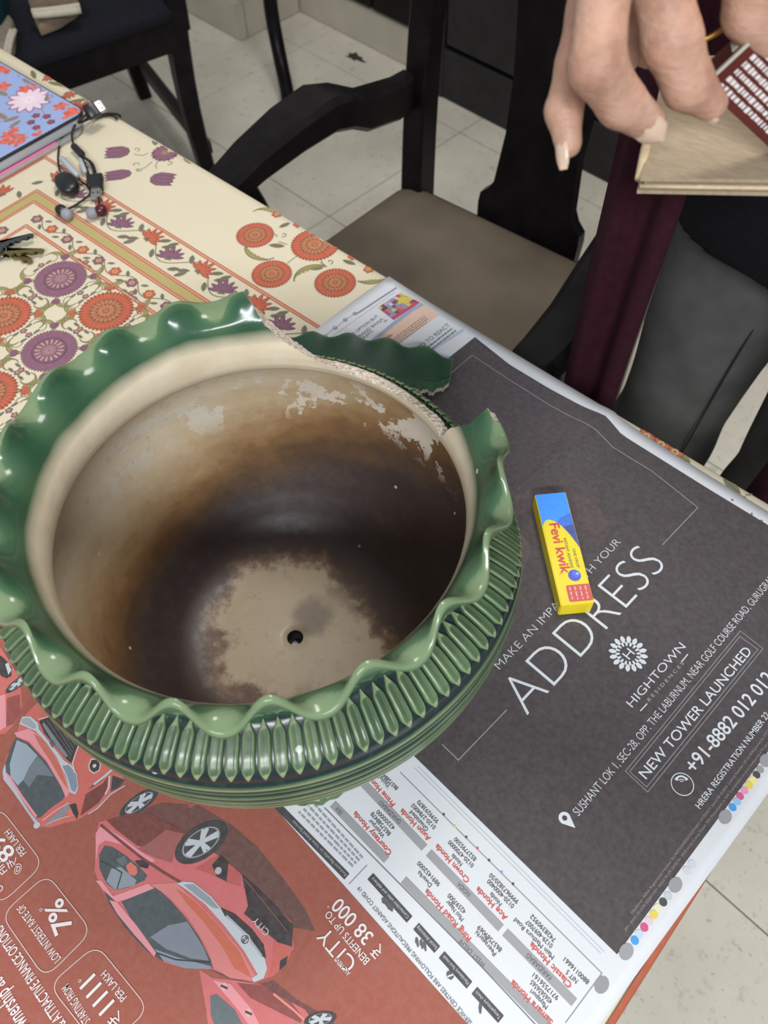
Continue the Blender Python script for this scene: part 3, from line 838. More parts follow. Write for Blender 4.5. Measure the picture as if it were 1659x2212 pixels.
# --- article at the head of the page
ar = Print(ZQ, paper_lift); k4 = crop(640, 580, 400 / 1659)
def a4(x, y): return T(*k4(x, y), ZQ)
GY = (120, 124, 140)
ar.line([a4(545, 403), a4(900, 170)], 0.0016, (120, 124, 136)); ar.line([a4(275, 640), a4(890, 205)], 0.0004, (170, 176, 186))
for q in ((258, 606), (347, 532), (438, 460), (525, 403)):
    ar.disc(a4(*q), 0.0022, (110, 118, 138), 1, 12); ar.disc(a4(*q), 0.001, (190, 200, 214), 2, 8)
for a, b in (((275, 590), (330, 545)), ((362, 522), (422, 474)), ((455, 448), (510, 413))): ar.line([a4(*a), a4(*b)], 0.0005, (130, 136, 150))
quad = [(730, 350), (935, 215), (1110, 305), (872, 462)]
ar.poly([a4(*q) for q in quad], (150, 110, 120), 1)
rr = random.Random(3); cols = [(120, 66, 72), (150, 90, 84), (188, 160, 168), (96, 70, 96), (176, 128, 110), (206, 190, 80), (140, 140, 190), (190, 60, 100), (200, 196, 204), (80, 60, 60)]
for i in range(9):
    for j in range(6):
        def bl(s, t):
            s = min(1, max(0, s)); t = min(1, max(0, t))
            a = np.array(quad[0]) * (1 - s) + np.array(quad[1]) * s; b = np.array(quad[3]) * (1 - s) + np.array(quad[2]) * s
            return a4(*(a * (1 - t) + b * t))
        jx, jy = rr.uniform(-.03, .03), rr.uniform(-.04, .04)
        col = cols[rr.randrange(len(cols))]
        if i > 5 and 0 < j < 4: col = (206, 190, 80)
        if j == 5: col = (190, 60, 100)
        ar.poly([bl(i / 9 + jx, j / 6), bl((i + 1) / 9 + jx, j / 6 + jy), bl((i + 1) / 9, (j + 1) / 6), bl(i / 9, (j + 1) / 6 + jy)], col, 2)
def t4(s, p0, p1, top, rgb, bold=0.0): ar.text(s, k4(*p0), k4(*p1), hgt(k4(*p0), k4(*p1), k4(*top)), rgb, 3, bold)
t4('WE HAVE NO OPTION BUT', (330, 735), (738, 430), (318, 710), (112, 116, 132), 0.0)
t4('RUN WITH BAND BAAJA,', (380, 760), (790, 452), (368, 735), (112, 116, 132), 0.0)
t4('& CRACKERS', (470, 745), (690, 562), (458, 720), (112, 116, 132), 0.0)
ar.line([a4(785, 478), a4(815, 460)], 0.0012, (110, 112, 124))
ar.poly([a4(*q) for q in ((590, 730), (760, 600), (900, 480), (1060, 360), (1135, 318), (1290, 405), (1205, 470), (1030, 590), (870, 720), (740, 830))], (222, 188, 168), 1)
ar.line([a4(*q) for q in ((600, 715), (740, 605), (880, 490), (1040, 370), (1135, 318))], 0.0042, (150, 164, 188), 2)
ar.poly([a4(*q) for q in ((690, 705), (780, 640), (880, 700), (790, 775))], (138, 146, 86), 3); t4('O', (770, 740), (835, 690), (735, 690), (70, 76, 52), 0.01)
t4('Idea', (818, 628), (862, 596), (808, 610), (100, 76, 70), 0.01)
def grey_lines(p0, p1, q0, n, rgb, frac=1.0, w=0.0010):
    p0, p1, q0 = np.array(p0, float), np.array(p1, float), np.array(q0, float)
    for i in range(n):
        s = (q0 - p0) * i / max(1, n - 1); e = p1 if i < n - 1 else p0 + (p1 - p0) * frac
        a, b = p0 + s, e + s; m = 16; t = 0.0
        while t < 1:
            L = rr.uniform(.03, .09); ar.line([a4(*(a + (b - a) * t)), a4(*(a + (b - a) * min(1, t + L)))], w, rgb, 3); t += L + .018
grey_lines((840, 655), (1150, 425), (890, 690), 4, (128, 100, 92), .9)
t4('COMPELLED TO REACT', (930, 865), (1382, 512), (898, 840), (112, 116, 132), 0.004)
grey_lines((1120, 752), (1400, 535), (1150, 772), 2, (96, 100, 116), 1.0, 0.0016)
ar.line([a4(1135, 778), a4(1498, 548)], 0.0030, (176, 186, 204), 1)
ar.build('printed_article', M_PAPER, news, 'white news article with grey headlines and a small photograph')

# --- dealer list strip
dl = Print(ZQ, paper_lift); k6 = crop(580, 1650, 720 / 1659)
def d6(x, y): return T(*k6(x, y), ZQ)
def t6(s, p0, p1, h, rgb=INK, bold=0.0, layer=3): dl.text(s, k6(*p0), k6(*p1), h, rgb, layer, bold, True)
RD = (204, 70, 58); H1, H2 = 0.0036, 0.0029
for s, a, b in (('Courtesy Honda', (605, 452), (424, 245)), ('Prime Honda', (622, 210), (490, 62)), ('Axon Honda', (800, 380), (657, 232)), ('Crown Honda', (993, 588), (832, 408)), ('Ring Road Honda', (1000, 880), (780, 632)),
                ('Ace Honda', (1183, 775), (1035, 622)), ('Classic Honda', (1503, 1110), (1302, 897)), ('Samara Honda', (1408, 1295), (1208, 1087))): t6(s, a, b, H1, RD, 0.014)
for s, a, b in (('Wazirpur', (573, 365), (500, 282)), ('8657588478', (603, 355), (513, 247)), ('43200000', (625, 325), (540, 237)), ('Vaishali', (598, 118), (548, 62)), ('8657588479', (640, 128), (555, 40)),
                ('Ghaziabad', (790, 332), (705, 240)), ('0120-2784002', (828, 322), (714, 205)), ('9599293870', (842, 292), (744, 188)), ('Noida', (960, 505), (912, 455)), ('0120-4700000', (1017, 512), (897, 388)), ('8527795500', (1030, 480), (927, 373)),
                ('Moti Nagar', (965, 780), (886, 685)), ('42597000', (978, 742), (895, 653)), ('Dwarka', (808, 610), (744, 540)), ('9891452000', (850, 605), (744, 493)), ('Peeragarhi', (1128, 952), (1032, 838)), ('8657589069', (1157, 932), (1043, 812)),
                ('Noida', (1155, 705), (1103, 646)), ('0120-4000400', (1218, 714), (1092, 582)), ('9999673820/50', (1240, 692), (1102, 552)), ('Main Mathura Road', (1417, 968), (1224, 776)), ('0129-4097007', (1410, 912), (1284, 785)), ('7428390952', (1425, 882), (1306, 757)),
                ('NIT 5', (1535, 1088), (1484, 1035)), ('8800116661', (1592, 1092), (1472, 972)), ('Mayapuri', (1385, 1217), (1304, 1132)), ('4565656565', (1408, 1190), (1306, 1085)), ('9717556161', (1440, 1170), (1318, 1050))): t6(s, a, b, H2, (58, 60, 70), 0.0)
BAR = (152, 152, 156)
for a, b, s, c0, c1_ in (((320, 200), (588, 478), 'DELHI', (362, 250), (338, 222)), ((470, 95), (776, 418), 'GHAZIABAD', (655, 295), (552, 190)), ((798, 442), (1157, 818), 'NOIDA', (1000, 656), (942, 596)),
                         ((672, 578), (1420, 1340), 'WEST DELHI', (1075, 1010), (952, 882)), ((1178, 838), (1522, 1188), 'FARIDABAD', (1405, 1070), (1285, 950))):
    dl.line([d6(*a), d6(*b)], 0.0052, BAR, 1); t6(s, c0, c1_, 0.0030, (84, 84, 90))
LN = (136, 140, 150)
dl.line([d6(655, 42), d6(1660, 1043), d6(1478, 1290)], 0.0005, LN); dl.line([d6(278, 218), d6(1060, 1010), d6(1340, 1310)], 0.0006, (110, 112, 120)); dl.line([d6(400, 600), d6(490, 505)], 0.0005, LN)
for off in ((725, 20), (745, 15)): dl.line([d6(*off), d6(off[0] + 930, off[1] + 925)], 0.0004, (190, 200, 210))
for q, col in (((872, 252), (70, 70, 80)), ((928, 313), (220, 200, 90)), ((984, 365), (70, 70, 80)), ((1040, 420), (210, 90, 110)), ((1098, 480), (70, 70, 80)), ((1160, 540), (90, 160, 210)), ((1217, 598), (70, 70, 80))): dl.disc(d6(*q), 0.0009, col, 2, 8)
t6('SALES AND SERVICE CENTRES ARE FOLLOWING PRECAUTIONS AGAINST COVID 19', (1110, 1420), (447, 618), 0.0026, (92, 96, 106))
for s, a, b in (('Contactless sales and delivery', (702, 775), (507, 560)), ('Social distancing', (840, 925), (735, 808)), ('Mandatory face mask', (1000, 1102), (862, 950)), ('Temperature check', (1157, 1272), (1025, 1128))):
    dl.line([d6(*a), d6(*b)], 0.0050, (62, 62, 66), 2)
    a, b = np.array(a), np.array(b); t6(s, a * .96 + b * .04, b * .96 + a * .04, 0.0021, (196, 198, 204), 0.0, 4)
def ico(c, pts, rgb=(84, 84, 90)): dl.poly([d6(c[0] + x, c[1] + y) for x, y in pts], rgb, 3)
ico((590, 700), ((-28, -30), (-5, -38), (10, -10), (32, 12), (28, 38), (6, 24), (-10, 0), (-25, -8)))
for dx, dy in ((-18, -6), (4, 4), (20, 14)): ico((755 + dx, 895 + dy), ((-6, -22), (4, -26), (10, -8), (12, 22), (4, 24), (-2, 6), (-8, 0)))
ico((905, 1050), ((-18, -14), (-2, -22), (16, -10), (18, 12), (4, 26), (-14, 16), (-20, 2))); dl.line([d6(890, 1060), d6(920, 1048)], 0.001, (200, 204, 210), 4)
ico((1055, 1218), ((-6, -26), (4, -28), (8, -10), (4, 26), (-6, 24), (-10, -4)))
dl.line([d6(40, 205), d6(390, 562)], 0.0045, (58, 58, 62), 2); t6('Exclusive Benefits on Value Added Services', (385, 556), (120, 286), 0.0020, (170, 172, 178), 0.0, 4)
for o in (0, 26, 52, 78):
    a, b = np.array((420 + o * .62, 512 - o * .55)), np.array((150 + o * .95, 240 - o * .55)); t = 0.0
    while t < 1:
        L = rr.uniform(.04, .1); dl.line([d6(*(a + (b - a) * t)), d6(*(a + (b - a) * min(1, t + L)))], 0.0012, (150, 152, 160), 2); t += L + .02
dl.build('printed_dealer_list', M_PAPER, news, 'white strip listing car dealers in red and black')['kind'] = 'stuff'

# --- red car advert
YB = 0.0272
rp = Print(ZQ, paper_lift)
for i in range(12):
    xa, xb = X0 + .004 + (0.062 - X0) * i / 12, X0 + .004 + (0.062 - X0) * (i + 1) / 12
    rp.poly([(xa, Y0 + .01), (xb, Y0 + .01), (xb, YB), (xa, YB)], (150, 77, 60), 0)
rp.build('car_advert_panel', M_PAPER, news, 'brick red advert panel')

# printed cars and offers
ct = Print(ZQ, paper_lift); k8 = crop(0, 1750, 320 / 1532)
WT = (222, 216, 216)
def t8(s, p0, p1, h, bold=0.0, italic=0.0): ct.text(s, k8(*p0), k8(*p1), h, WT, 9, bold, True, False, italic)
def hb(k, a, b): return float(np.hypot(*(T(*k(*a), ZQ) - T(*k(*b), ZQ))))
ct.text('ALL NEW', k6(402, 1050), k6(332, 968), 0.0030, WT, 9, 0.0, True)
ct.text('CITY', k6(412, 1020), k6(262, 838), 0.0098, WT, 9, -0.004, True)
ct.text('BENEFITS UP TO', k6(492, 990), k6(290, 742), 0.0046, WT, 9, 0.006, True)
ct.text('38 000', k6(500, 882), k6(330, 690), 0.0088, WT, 9, 0.012, True)
ct.text('*', k6(305, 712), k6(298, 704), 0.003, WT, 9, 0.0, True)
def rupee(p0, p1, h):
    a, b = T(*p0, ZQ), T(*p1, ZQ); u = b - a; L = np.hypot(*u); u /= L; n = np.array([-u[1], u[0]])
    Q = lambda x, y: a + u * L * x + n * h * (y - .5)
    w = h * .1
    ct.line([Q(0, 1), Q(1, 1)], w, WT, 9); ct.line([Q(0, .72), Q(1, .72)], w, WT, 9)
    ct.line([Q(0.05, 1), Q(.6, .98), Q(.74, .74), Q(.6, .5), Q(.1, .46), Q(.8, 0)], w, WT, 9)
rupee(k6(556, 945), k6(528, 915), 0.0078)
def rbox(P, r, w):
    P = [T(*k8(*p), ZQ) for p in P]; out = []
    for i in range(len(P)):
        p, a, b = P[i], P[i - 1], P[(i + 1) % len(P)]
        da = (a - p) / np.hypot(*(a - p)); db = (b - p) / np.hypot(*(b - p))
        for t in np.linspace(0, 1, 6):
            out.append((1 - t) ** 2 * (p + da * r) + 2 * t * (1 - t) * p + t * t * (p + db * r))
    ct.line(out, w, (206, 182, 176), 8, True)
rbox(((490, 660), (955, 1255), (470, 1740), (15, 1085)), 0.009, 0.0006)
rbox(((1000, 1390), (1545, 2060), (1050, 2500), (510, 1810)), 0.009, 0.0006)
rbox(((0, -30), (455, 560), (0, 985), (-450, 400)), 0.009, 0.0006)
t8('PER LAKH', (248, 462), (72, 218), 0.0046, 0.004); t8('@', (222, 622), (150, 620), 0.005); rupee(k8(150, 575), k8(118, 505), 0.006); t8('8999', (100, 500), (-230, 130), 0.0105, 0.016)
t8('FINANCE', (50, 650), (-170, 330), 0.0046, 0.004); t8('ON ROAD', (15, 840), (-200, 560), 0.0046, 0.004)
t8('LOW INTEREST RATE OF', (600, 1560), (205, 995), 0.0050, 0.004); t8('7%', (660, 1255), (545, 955), 0.0118, 0.018); t8('o', (430, 1050), (410, 1030), 0.003)
t8('STARTING FROM', (900, 2200), (672, 1822), 0.0050, 0.004); t8('1111', (1110, 2060), (895, 1765), 0.0108, 0.018); t8('PER LAKH', (1285, 1960), (1068, 1682), 0.0046, 0.004); rupee(k8(1235, 2190), k8(1165, 2120), 0.0075); t8('o', (830, 1785), (812, 1765), 0.003)
t8('& ATTRACTIVE FINANCE OPTIONS', (640, 2240), (-20, 1225), 0.0062, 0.010); t8('Ownership at', (260, 2330), (-50, 1780), 0.0092, 0.010)
ct.build('printed_offers', M_PAPER, news, 'white prices and offers of the car advert')['kind'] = 'stuff'

cr = Print(ZQ, paper_lift, step=0.00005); k7 = crop(0, 1400, 700 / 1659)
kh = crop(0, 1400, 320 / 1659)
PK, PKL, PKD, MR = (196, 100, 102), (218, 140, 148), (176, 78, 70), (112, 52, 46)
GLS, GLD, TYR, CHR, BLK = (104, 112, 122), (66, 76, 80), (52, 50, 54), (184, 190, 196), (44, 40, 42)
def p7(pts, rgb, layer): cr.poly([T(*k7(*p), ZQ) for p in pts], rgb, layer)
def l7(pts, w, rgb, layer): cr.line([T(*k7(*p), ZQ) for p in pts], w, rgb, layer)
def ph(pts, rgb, layer): cr.poly([T(*kh(*p), ZQ) for p in pts], rgb, layer)
def lh(pts, w, rgb, layer): cr.line([T(*kh(*p), ZQ) for p in pts], w, rgb, layer)
def wheel(k, c, a, b, rot, layer):
    """wheel as printed: ellipse with half axes a, b in crop pixels"""
    def E(s, n=28): return [(c[0] + s * (a * math.cos(t) * math.cos(rot) - b * math.sin(t) * math.sin(rot)), c[1] + s * (a * math.cos(t) * math.sin(rot) + b * math.sin(t) * math.cos(rot))) for t in np.linspace(0, 2 * math.pi, n + 1)[:-1]]
    cr.poly([T(*k(*p), ZQ) for p in E(1)], TYR, layer); cr.poly([T(*k(*p), ZQ) for p in E(.72)], (150, 152, 156), layer + 1); cr.poly([T(*k(*p), ZQ) for p in E(.66)], (58, 58, 62), layer + 2)
    for q in range(5):
        for d in (-.13, .13):
            t = 2 * math.pi * q / 5 + .3 + d
            e = lambda s, t: (c[0] + s * (a * math.cos(t) * math.cos(rot) - b * math.sin(t) * math.sin(rot)), c[1] + s * (a * math.cos(t) * math.sin(rot) + b * math.sin(t) * math.cos(rot)))
            cr.line([T(*k(*e(.08, t)), ZQ), T(*k(*e(.66, t)), ZQ)], hb(k, (0, 0), (a * .10, 0)), CHR, layer + 3)
    cr.poly([T(*k(*p), ZQ) for p in E(.14, 10)], CHR, layer + 4)
# ground shadow printed beside the saloon
p7([(860, 880), (1010, 800), (1180, 900), (1320, 1020), (1450, 1180), (1560, 1330), (1615, 1450), (1500, 1430), (1300, 1300), (1150, 1150)], (98, 62, 56), 1)
p7([(640, 860), (830, 790), (960, 800), (1000, 900), (900, 960), (760, 900)], (104, 60, 54), 1)
# saloon
wheel(k7, (712, 792), 120, 42, -0.62, 2)
p7([(508, 890), (545, 880), (590, 870), (660, 848), (760, 850), (880, 905), (960, 950), (1010, 1010), (1100, 1050), (1180, 1110), (1240, 1160), (1250, 1230), (1330, 1270), (1420, 1330), (1490, 1400),
    (1505, 1540), (1470, 1580), (1430, 1640), (1365, 1690), (1310, 1712), (1200, 1690), (1090, 1645), (950, 1640), (840, 1610), (740, 1540), (640, 1430), (560, 1310), (510, 1215), (485, 1140), (490, 1040), (495, 950)], PK, 3)
p7([(545, 882), (660, 850), (770, 850), (900, 915), (965, 955), (930, 1010), (870, 1070), (800, 1040), (700, 1010), (600, 935)], MR, 4)
p7([(700, 1030), (760, 1000), (850, 930), (940, 950), (900, 1040), (880, 1100), (800, 1075)], (150, 84, 80), 5)
p7([(490, 950), (520, 905), (620, 965), (720, 1040), (800, 1090), (760, 1100), (640, 1010), (540, 985), (505, 1010), (492, 1100)], PKL, 5)
l7([(515, 905), (620, 990), (720, 1070), (840, 1150), (925, 1200)], 0.0016, (112, 52, 52), 6)
p7([(508, 1060), (535, 1012), (575, 1018), (640, 1060), (700, 1110), (755, 1165), (740, 1190), (660, 1225), (590, 1240), (545, 1205), (510, 1130)], GLD, 6)
p7([(545, 1195), (570, 1130), (620, 1120), (700, 1190), (690, 1215), (590, 1238)], (132, 142, 152), 7); p7([(590, 1085), (640, 1060), (655, 1100), (615, 1125)], (92, 102, 108), 7)
l7([(510, 1090), (560, 1110), (625, 1150), (600, 1235)], 0.0008, (50, 56, 60), 8); l7([(600, 1040), (590, 1090), (625, 1120)], 0.0006, (50, 56, 60), 8)
p7([(645, 1115), (670, 1095), (700, 1120), (705, 1150), (690, 1168), (660, 1155)], (208, 110, 96), 8); p7([(690, 1090), (730, 1085), (765, 1110), (755, 1130), (715, 1120)], BLK, 8)
p7([(490, 1190), (520, 1190), (580, 1270), (760, 1205), (790, 1230), (640, 1290), (600, 1300), (540, 1250)], PKL, 7)
p7([(530, 1240), (610, 1320), (720, 1450), (820, 1580), (840, 1608), (745, 1545), (640, 1430), (560, 1310)], (64, 66, 74), 6)
p7([(560, 1290), (600, 1300), (700, 1420), (800, 1560), (790, 1580), (690, 1470), (600, 1360)], PKL, 7)
p7([(612, 1280), (700, 1240), (800, 1225), (870, 1290), (950, 1380), (1020, 1480), (1080, 1600), (1090, 1640), (960, 1638), (850, 1605), (760, 1520), (680, 1400)], GLD, 6)
p7([(860, 1420), (960, 1400), (1040, 1530), (1070, 1600), (980, 1590), (850, 1540), (770, 1480)], (118, 126, 138), 7); p7([(840, 1600), (790, 1540), (900, 1580), (1085, 1630), (1080, 1642), (950, 1640)], (128, 138, 152), 7)
l7([(800, 1560), (900, 1595), (1075, 1610)], 0.0008, (40, 42, 48), 8)
p7([(770, 1210), (900, 1200), (1000, 1290), (1110, 1400), (1230, 1540), (1310, 1680), (1290, 1705), (1180, 1690), (1095, 1640), (1060, 1530), (960, 1370), (860, 1270)], (204, 120, 118), 6)
p7([(900, 1230), (990, 1290), (1110, 1410), (1230, 1560), (1290, 1690), (1200, 1640), (1140, 1530), (1040, 1400), (950, 1300)], (192, 96, 72), 7)
p7([(905, 1205), (940, 1195), (990, 1200), (1080, 1270), (1130, 1330), (1200, 1390), (1280, 1460), (1350, 1560), (1368, 1640), (1350, 1690), (1300, 1712), (1290, 1690), (1320, 1670), (1250, 1550), (1140, 1410), (1050, 1310), (960, 1240)], CHR, 8)
p7([(940, 1212), (990, 1208), (1075, 1275), (1125, 1335), (1090, 1330), (1010, 1270)], (134, 144, 152), 9)
p7([(1130, 1330), (1200, 1360), (1290, 1440), (1350, 1520), (1362, 1590), (1330, 1570), (1240, 1450), (1150, 1370)], BLK, 9)
l7([(1160, 1370), (1260, 1465), (1340, 1575)], 0.0012, (160, 166, 174), 10); cr.disc(T(*k7(1255, 1492), ZQ), 0.0032, (196, 200, 206), 10, 16); cr.disc(T(*k7(1255, 1492), ZQ), 0.0026, (90, 92, 98), 11, 16)
cr.text('H', k7(1264, 1503), k7(1246, 1480), 0.0026, (206, 210, 214), 12, 0.0, True)
p7([(1000, 1130), (1080, 1080), (1130, 1060), (1170, 1100), (1240, 1160), (1230, 1220), (1160, 1200), (1060, 1150)], (178, 84, 78), 5)
p7([(1085, 1110), (1130, 1060), (1170, 1100), (1160, 1195), (1110, 1170)], BLK, 6); cr.disc(T(*k7(1118, 1140), ZQ), 0.0022, (170, 172, 174), 7, 12)
p7([(1240, 1160), (1320, 1230), (1420, 1330), (1500, 1420), (1495, 1530), (1450, 1525), (1390, 1480), (1250, 1360), (1270, 1320)], (50, 40, 42), 6)
cr.text('CITY', k7(1370, 1465), k7(1300, 1388), 0.0040, (200, 202, 206), 9, -0.004, True)
l7([(1250, 1180), (1350, 1300), (1470, 1450)], 0.0006, (120, 76, 74), 8)
p7([(1400, 1500), (1500, 1530), (1480, 1590), (1440, 1640), (1400, 1680), (1370, 1690), (1395, 1600)], (190, 92, 84), 6); p7([(1435, 1600), (1475, 1575), (1465, 1620), (1430, 1650)], BLK, 7)
wheel(k7, (1030, 995), 155, 82, -0.62, 6)
# hatchback seen from the front
ph([(60, 1250), (180, 1010), (215, 850), (310, 720), (430, 600), (520, 540), (580, 575), (600, 640), (640, 760), (900, 1040), (1100, 1180), (1180, 1300), (1320, 1330), (1400, 1480), (1330, 1560), (1240, 1640), (1100, 1790), (980, 1860), (860, 1930), (720, 1960), (560, 2010), (430, 2000), (390, 1960), (330, 1850), (160, 1620), (40, 1480)], (196, 98, 88), 2)
ph([(180, 1000), (320, 1060), (520, 1280), (690, 1560), (740, 1640), (700, 1700), (560, 1800), (450, 1900), (400, 1900), (200, 1600), (70, 1380), (60, 1290), (110, 1150)], GLD, 4)
ph([(190, 1030), (300, 1080), (420, 1200), (330, 1330), (260, 1480), (200, 1540), (120, 1440), (110, 1300)], (146, 160, 174), 5); ph([(420, 1200), (520, 1320), (610, 1440), (420, 1420), (330, 1560), (260, 1480), (330, 1330)], (104, 114, 124), 5)
ph([(160, 950), (330, 900), (440, 980), (600, 1180), (690, 1330), (790, 1600), (740, 1680), (690, 1560), (520, 1260), (330, 1050), (190, 990)], PKL, 5)
ph([(380, 960), (450, 1000), (600, 1190), (680, 1330), (770, 1590), (700, 1500), (560, 1260), (440, 1080)], (190, 100, 80), 6)
ph([(60, 1290), (70, 1400), (200, 1620), (330, 1830), (440, 1960), (390, 1960), (300, 1830), (140, 1600), (40, 1470), (30, 1380)], (172, 176, 190), 5); ph([(70, 1390), (120, 1440), (260, 1660), (420, 1880), (400, 1900), (240, 1680), (90, 1450)], PKL, 6)
ph([(250, 770), (340, 765), (430, 840), (440, 910), (520, 1010), (620, 1130), (720, 1260), (800, 1310), (860, 1400), (880, 1560), (850, 1640), (790, 1620), (740, 1440), (640, 1230), (520, 1060), (400, 930), (220, 850)], CHR, 7)
ph([(700, 1320), (770, 1310), (850, 1400), (870, 1550), (840, 1620), (800, 1590), (760, 1450)], (120, 136, 150), 8); ph([(250, 790), (330, 780), (410, 870), (390, 910), (240, 840)], (150, 156, 166), 8)
ph([(440, 820), (560, 770), (690, 755), (780, 850), (900, 1020), (850, 1180), (800, 1290), (740, 1240), (620, 1090), (500, 960)], BLK, 7)
for q in range(6): lh([(480 + q * 45, 815 - q * 9), (790 + q * 12, 1240 - q * 38)], 0.0004, (104, 100, 104), 8)
ph([(470, 850), (500, 840), (620, 1000), (760, 1210), (740, 1230), (600, 1060)], (120, 124, 130), 8)
cr.text('WR-V', kh(840, 1035), kh(690, 850), 0.0030, (206, 204, 208), 9, 0.004, True); lh([(560, 1040), (590, 1030), (620, 1080), (590, 1110), (560, 1060)], 0.0008, (92, 96, 104), 9); cr.text('H', kh(605, 1095), kh(570, 1045), 0.0026, (92, 96, 104), 10, 0.0, True)
lh([(430, 800), (560, 765), (690, 750)], 0.0009, (214, 180, 178), 8); lh([(900, 1050), (850, 1180), (815, 1290), (840, 1400)], 0.0010, (214, 180, 178), 8)
for c_, s_ in (((1060, 1320), 1.0), ((490, 600), .8)):
    ph([(c_[0] + s_ * x, c_[1] + s_ * y) for x, y in ((-70, -10), (-40, -80), (30, -85), (75, -20), (60, 55), (-10, 90), (-60, 50))], (214, 190, 186), 6)
    ph([(c_[0] + s_ * x, c_[1] + s_ * y) for x, y in ((-58, -5), (-32, -66), (28, -70), (62, -18), (48, 48), (-8, 76), (-48, 42))], BLK, 7); cr.disc(T(*kh(*c_), ZQ), 0.0013, (200, 196, 196), 8, 10)
ph([(560, 560), (650, 640), (620, 660), (575, 640)], BLK, 4); ph([(950, 1060), (1090, 1180), (1020, 1180), (980, 1120)], (88, 80, 82), 4)
ph([(990, 1590), (1080, 1500), (1180, 1420), (1290, 1340), (1230, 1400), (1120, 1500)], TYR, 6); lh([(1050, 1530), (1180, 1430), (1260, 1360)], 0.0016, CHR, 7)
ph([(960, 1640), (1150, 1520), (1210, 1440), (1200, 1600), (1100, 1740), (900, 1880)], MR, 5); lh([(1230, 1430), (1220, 1560), (1180, 1640)], 0.0012, CHR, 7); lh([(1400, 1540), (1240, 1640), (1100, 1790), (990, 1860)], 0.0008, CHR, 7)
ph([(1260, 1430), (1400, 1480), (1330, 1560), (1240, 1610)], (62, 54, 56), 6)
ph([(500, 1960), (700, 1800), (760, 1740), (800, 1780), (740, 1860), (620, 1940)], (126, 132, 140), 6); lh([(480, 1930), (640, 1810), (780, 1730)], 0.0012, PKL, 7); lh([(520, 1975), (700, 1900), (860, 1860)], 0.0007, (196, 170, 170), 7)
ph([(780, 1760), (850, 1740), (880, 1860), (860, 1920), (820, 1850)], BLK, 7); ph([(740, 1820), (800, 1800), (830, 1880), (790, 1890)], (206, 108, 96), 7); cr.disc(T(*kh(415, 1985), ZQ), 0.0022, CHR, 8, 10)
# third car at the left edge of the page
ph([(-120, -300), (10, 0), (100, 130), (200, 300), (230, 420), (250, 640), (170, 850), (60, 960), (-300, 1000), (-420, 200)], (194, 98, 90), 2)
ph([(30, 0), (130, 0), (220, 60), (350, 230), (360, 280), (210, 310), (170, 240), (90, 110)], (92, 66, 66), 3); ph([(-80, 40), (30, 100), (130, 210), (130, 310), (80, 340), (20, 320), (-80, 180)], BLK, 4); ph([(60, 180), (95, 165), (130, 250), (95, 300)], (190, 192, 196), 5)
wheel(kh, (200, 395), 170, 48, -0.66, 4)
ph([(80, 560), (220, 520), (230, 700), (160, 850), (70, 880)], (142, 66, 60), 4); ph([(-120, 560), (60, 520), (70, 880), (-60, 960)], PKL, 3)
# fourth car at the foot of the page
p7([(1020, 1645), (1090, 1690), (1200, 1700), (1330, 1720), (1450, 1790), (1560, 1850), (1620, 1930), (1640, 2100), (1200, 2200), (1080, 2050), (1055, 1850)], PK, 2)
p7([(1060, 1640), (1200, 1690), (1330, 1720), (1400, 1700), (1520, 1800), (1700, 1900), (1720, 1960), (1560, 1880), (1400, 1800)], (104, 60, 56), 1)
p7([(1075, 1780), (1110, 1772), (1200, 1850), (1240, 1924), (1230, 2050), (1120, 1990), (1080, 1880)], (88, 100, 104), 4)
p7([(1090, 1700), (1180, 1720), (1290, 1850), (1330, 1930), (1290, 1950), (1210, 1840)], PKL, 4); p7([(1215, 1715), (1330, 1725), (1480, 1800), (1550, 1890), (1540, 1920), (1400, 1850), (1280, 1790)], (132, 62, 60), 4)
for q in ((1150, 1735), (1275, 1868)): p7([(q[0] - 28, q[1] - 10), (q[0] + 2, q[1] - 26), (q[0] + 22, q[1] + 8), (q[0] - 6, q[1] + 22)], (206, 170, 166), 5); l7([(q[0] - 20, q[1] - 8), (q[0] + 16, q[1] + 8)], 0.0012, (90, 40, 40), 6)
l7([(1400, 1770), (1500, 1850), (1560, 1905)], 0.0012, (216, 130, 120), 5); wheel(k7, (1640, 1900), 85, 40, -0.2, 5)
cr.build('printed_cars', M_PAPER, news, 'printed red cars of the car advert')

# ------------------------------------------------------------------ the broken flower pot
PX, PY, PZ = -0.2247, 0.1154, 0.7527
pot = empty('flower_pot', (PX, PY, PZ), 0, 'large green glazed pot with a ruffled rim broken at the back', 'flower pot')
lobe_deg = [-82, -63, -45, -25.7, -5, 14.6, 33.6, 53.5, 73, 92, 112, 132, 150, 168.5, 186.5, 206, 224, 242, 260, 278]
lobe_amp = [1, .95, 1.1, 1.0, 1.0, .95, 1.05, .9, 1, 1, 1, .9, 1.0, 1.0, .9, 1.05, 1, .95, 1.1, 1]
def rim_phase(deg):
    d = (deg + 82) % 360 - 82
    k = np.interp(d, lobe_deg, range(len(lobe_deg)))
    return k
def rim_mean(deg): return 0.1328 + 0.0030 * math.cos(math.radians(deg - 153))
def rim_z(deg): return 0.2226 - 0.0045 * max(0.0, math.cos(math.radians(deg - 155))) ** 2
def lip(deg):
    k = rim_phase(deg); c = math.cos(2 * math.pi * k); a = float(np.interp(k, range(len(lobe_amp)), lobe_amp))
    c = 1 - 2 * ((1 - c) / 2) ** 1.15
    tilt = 0.0015 * math.sin(math.radians(deg * 2 + 40))
    return rim_mean(deg) + 0.0036 * a * c, rim_z(deg) - 0.0064 * a * c + tilt, a * c
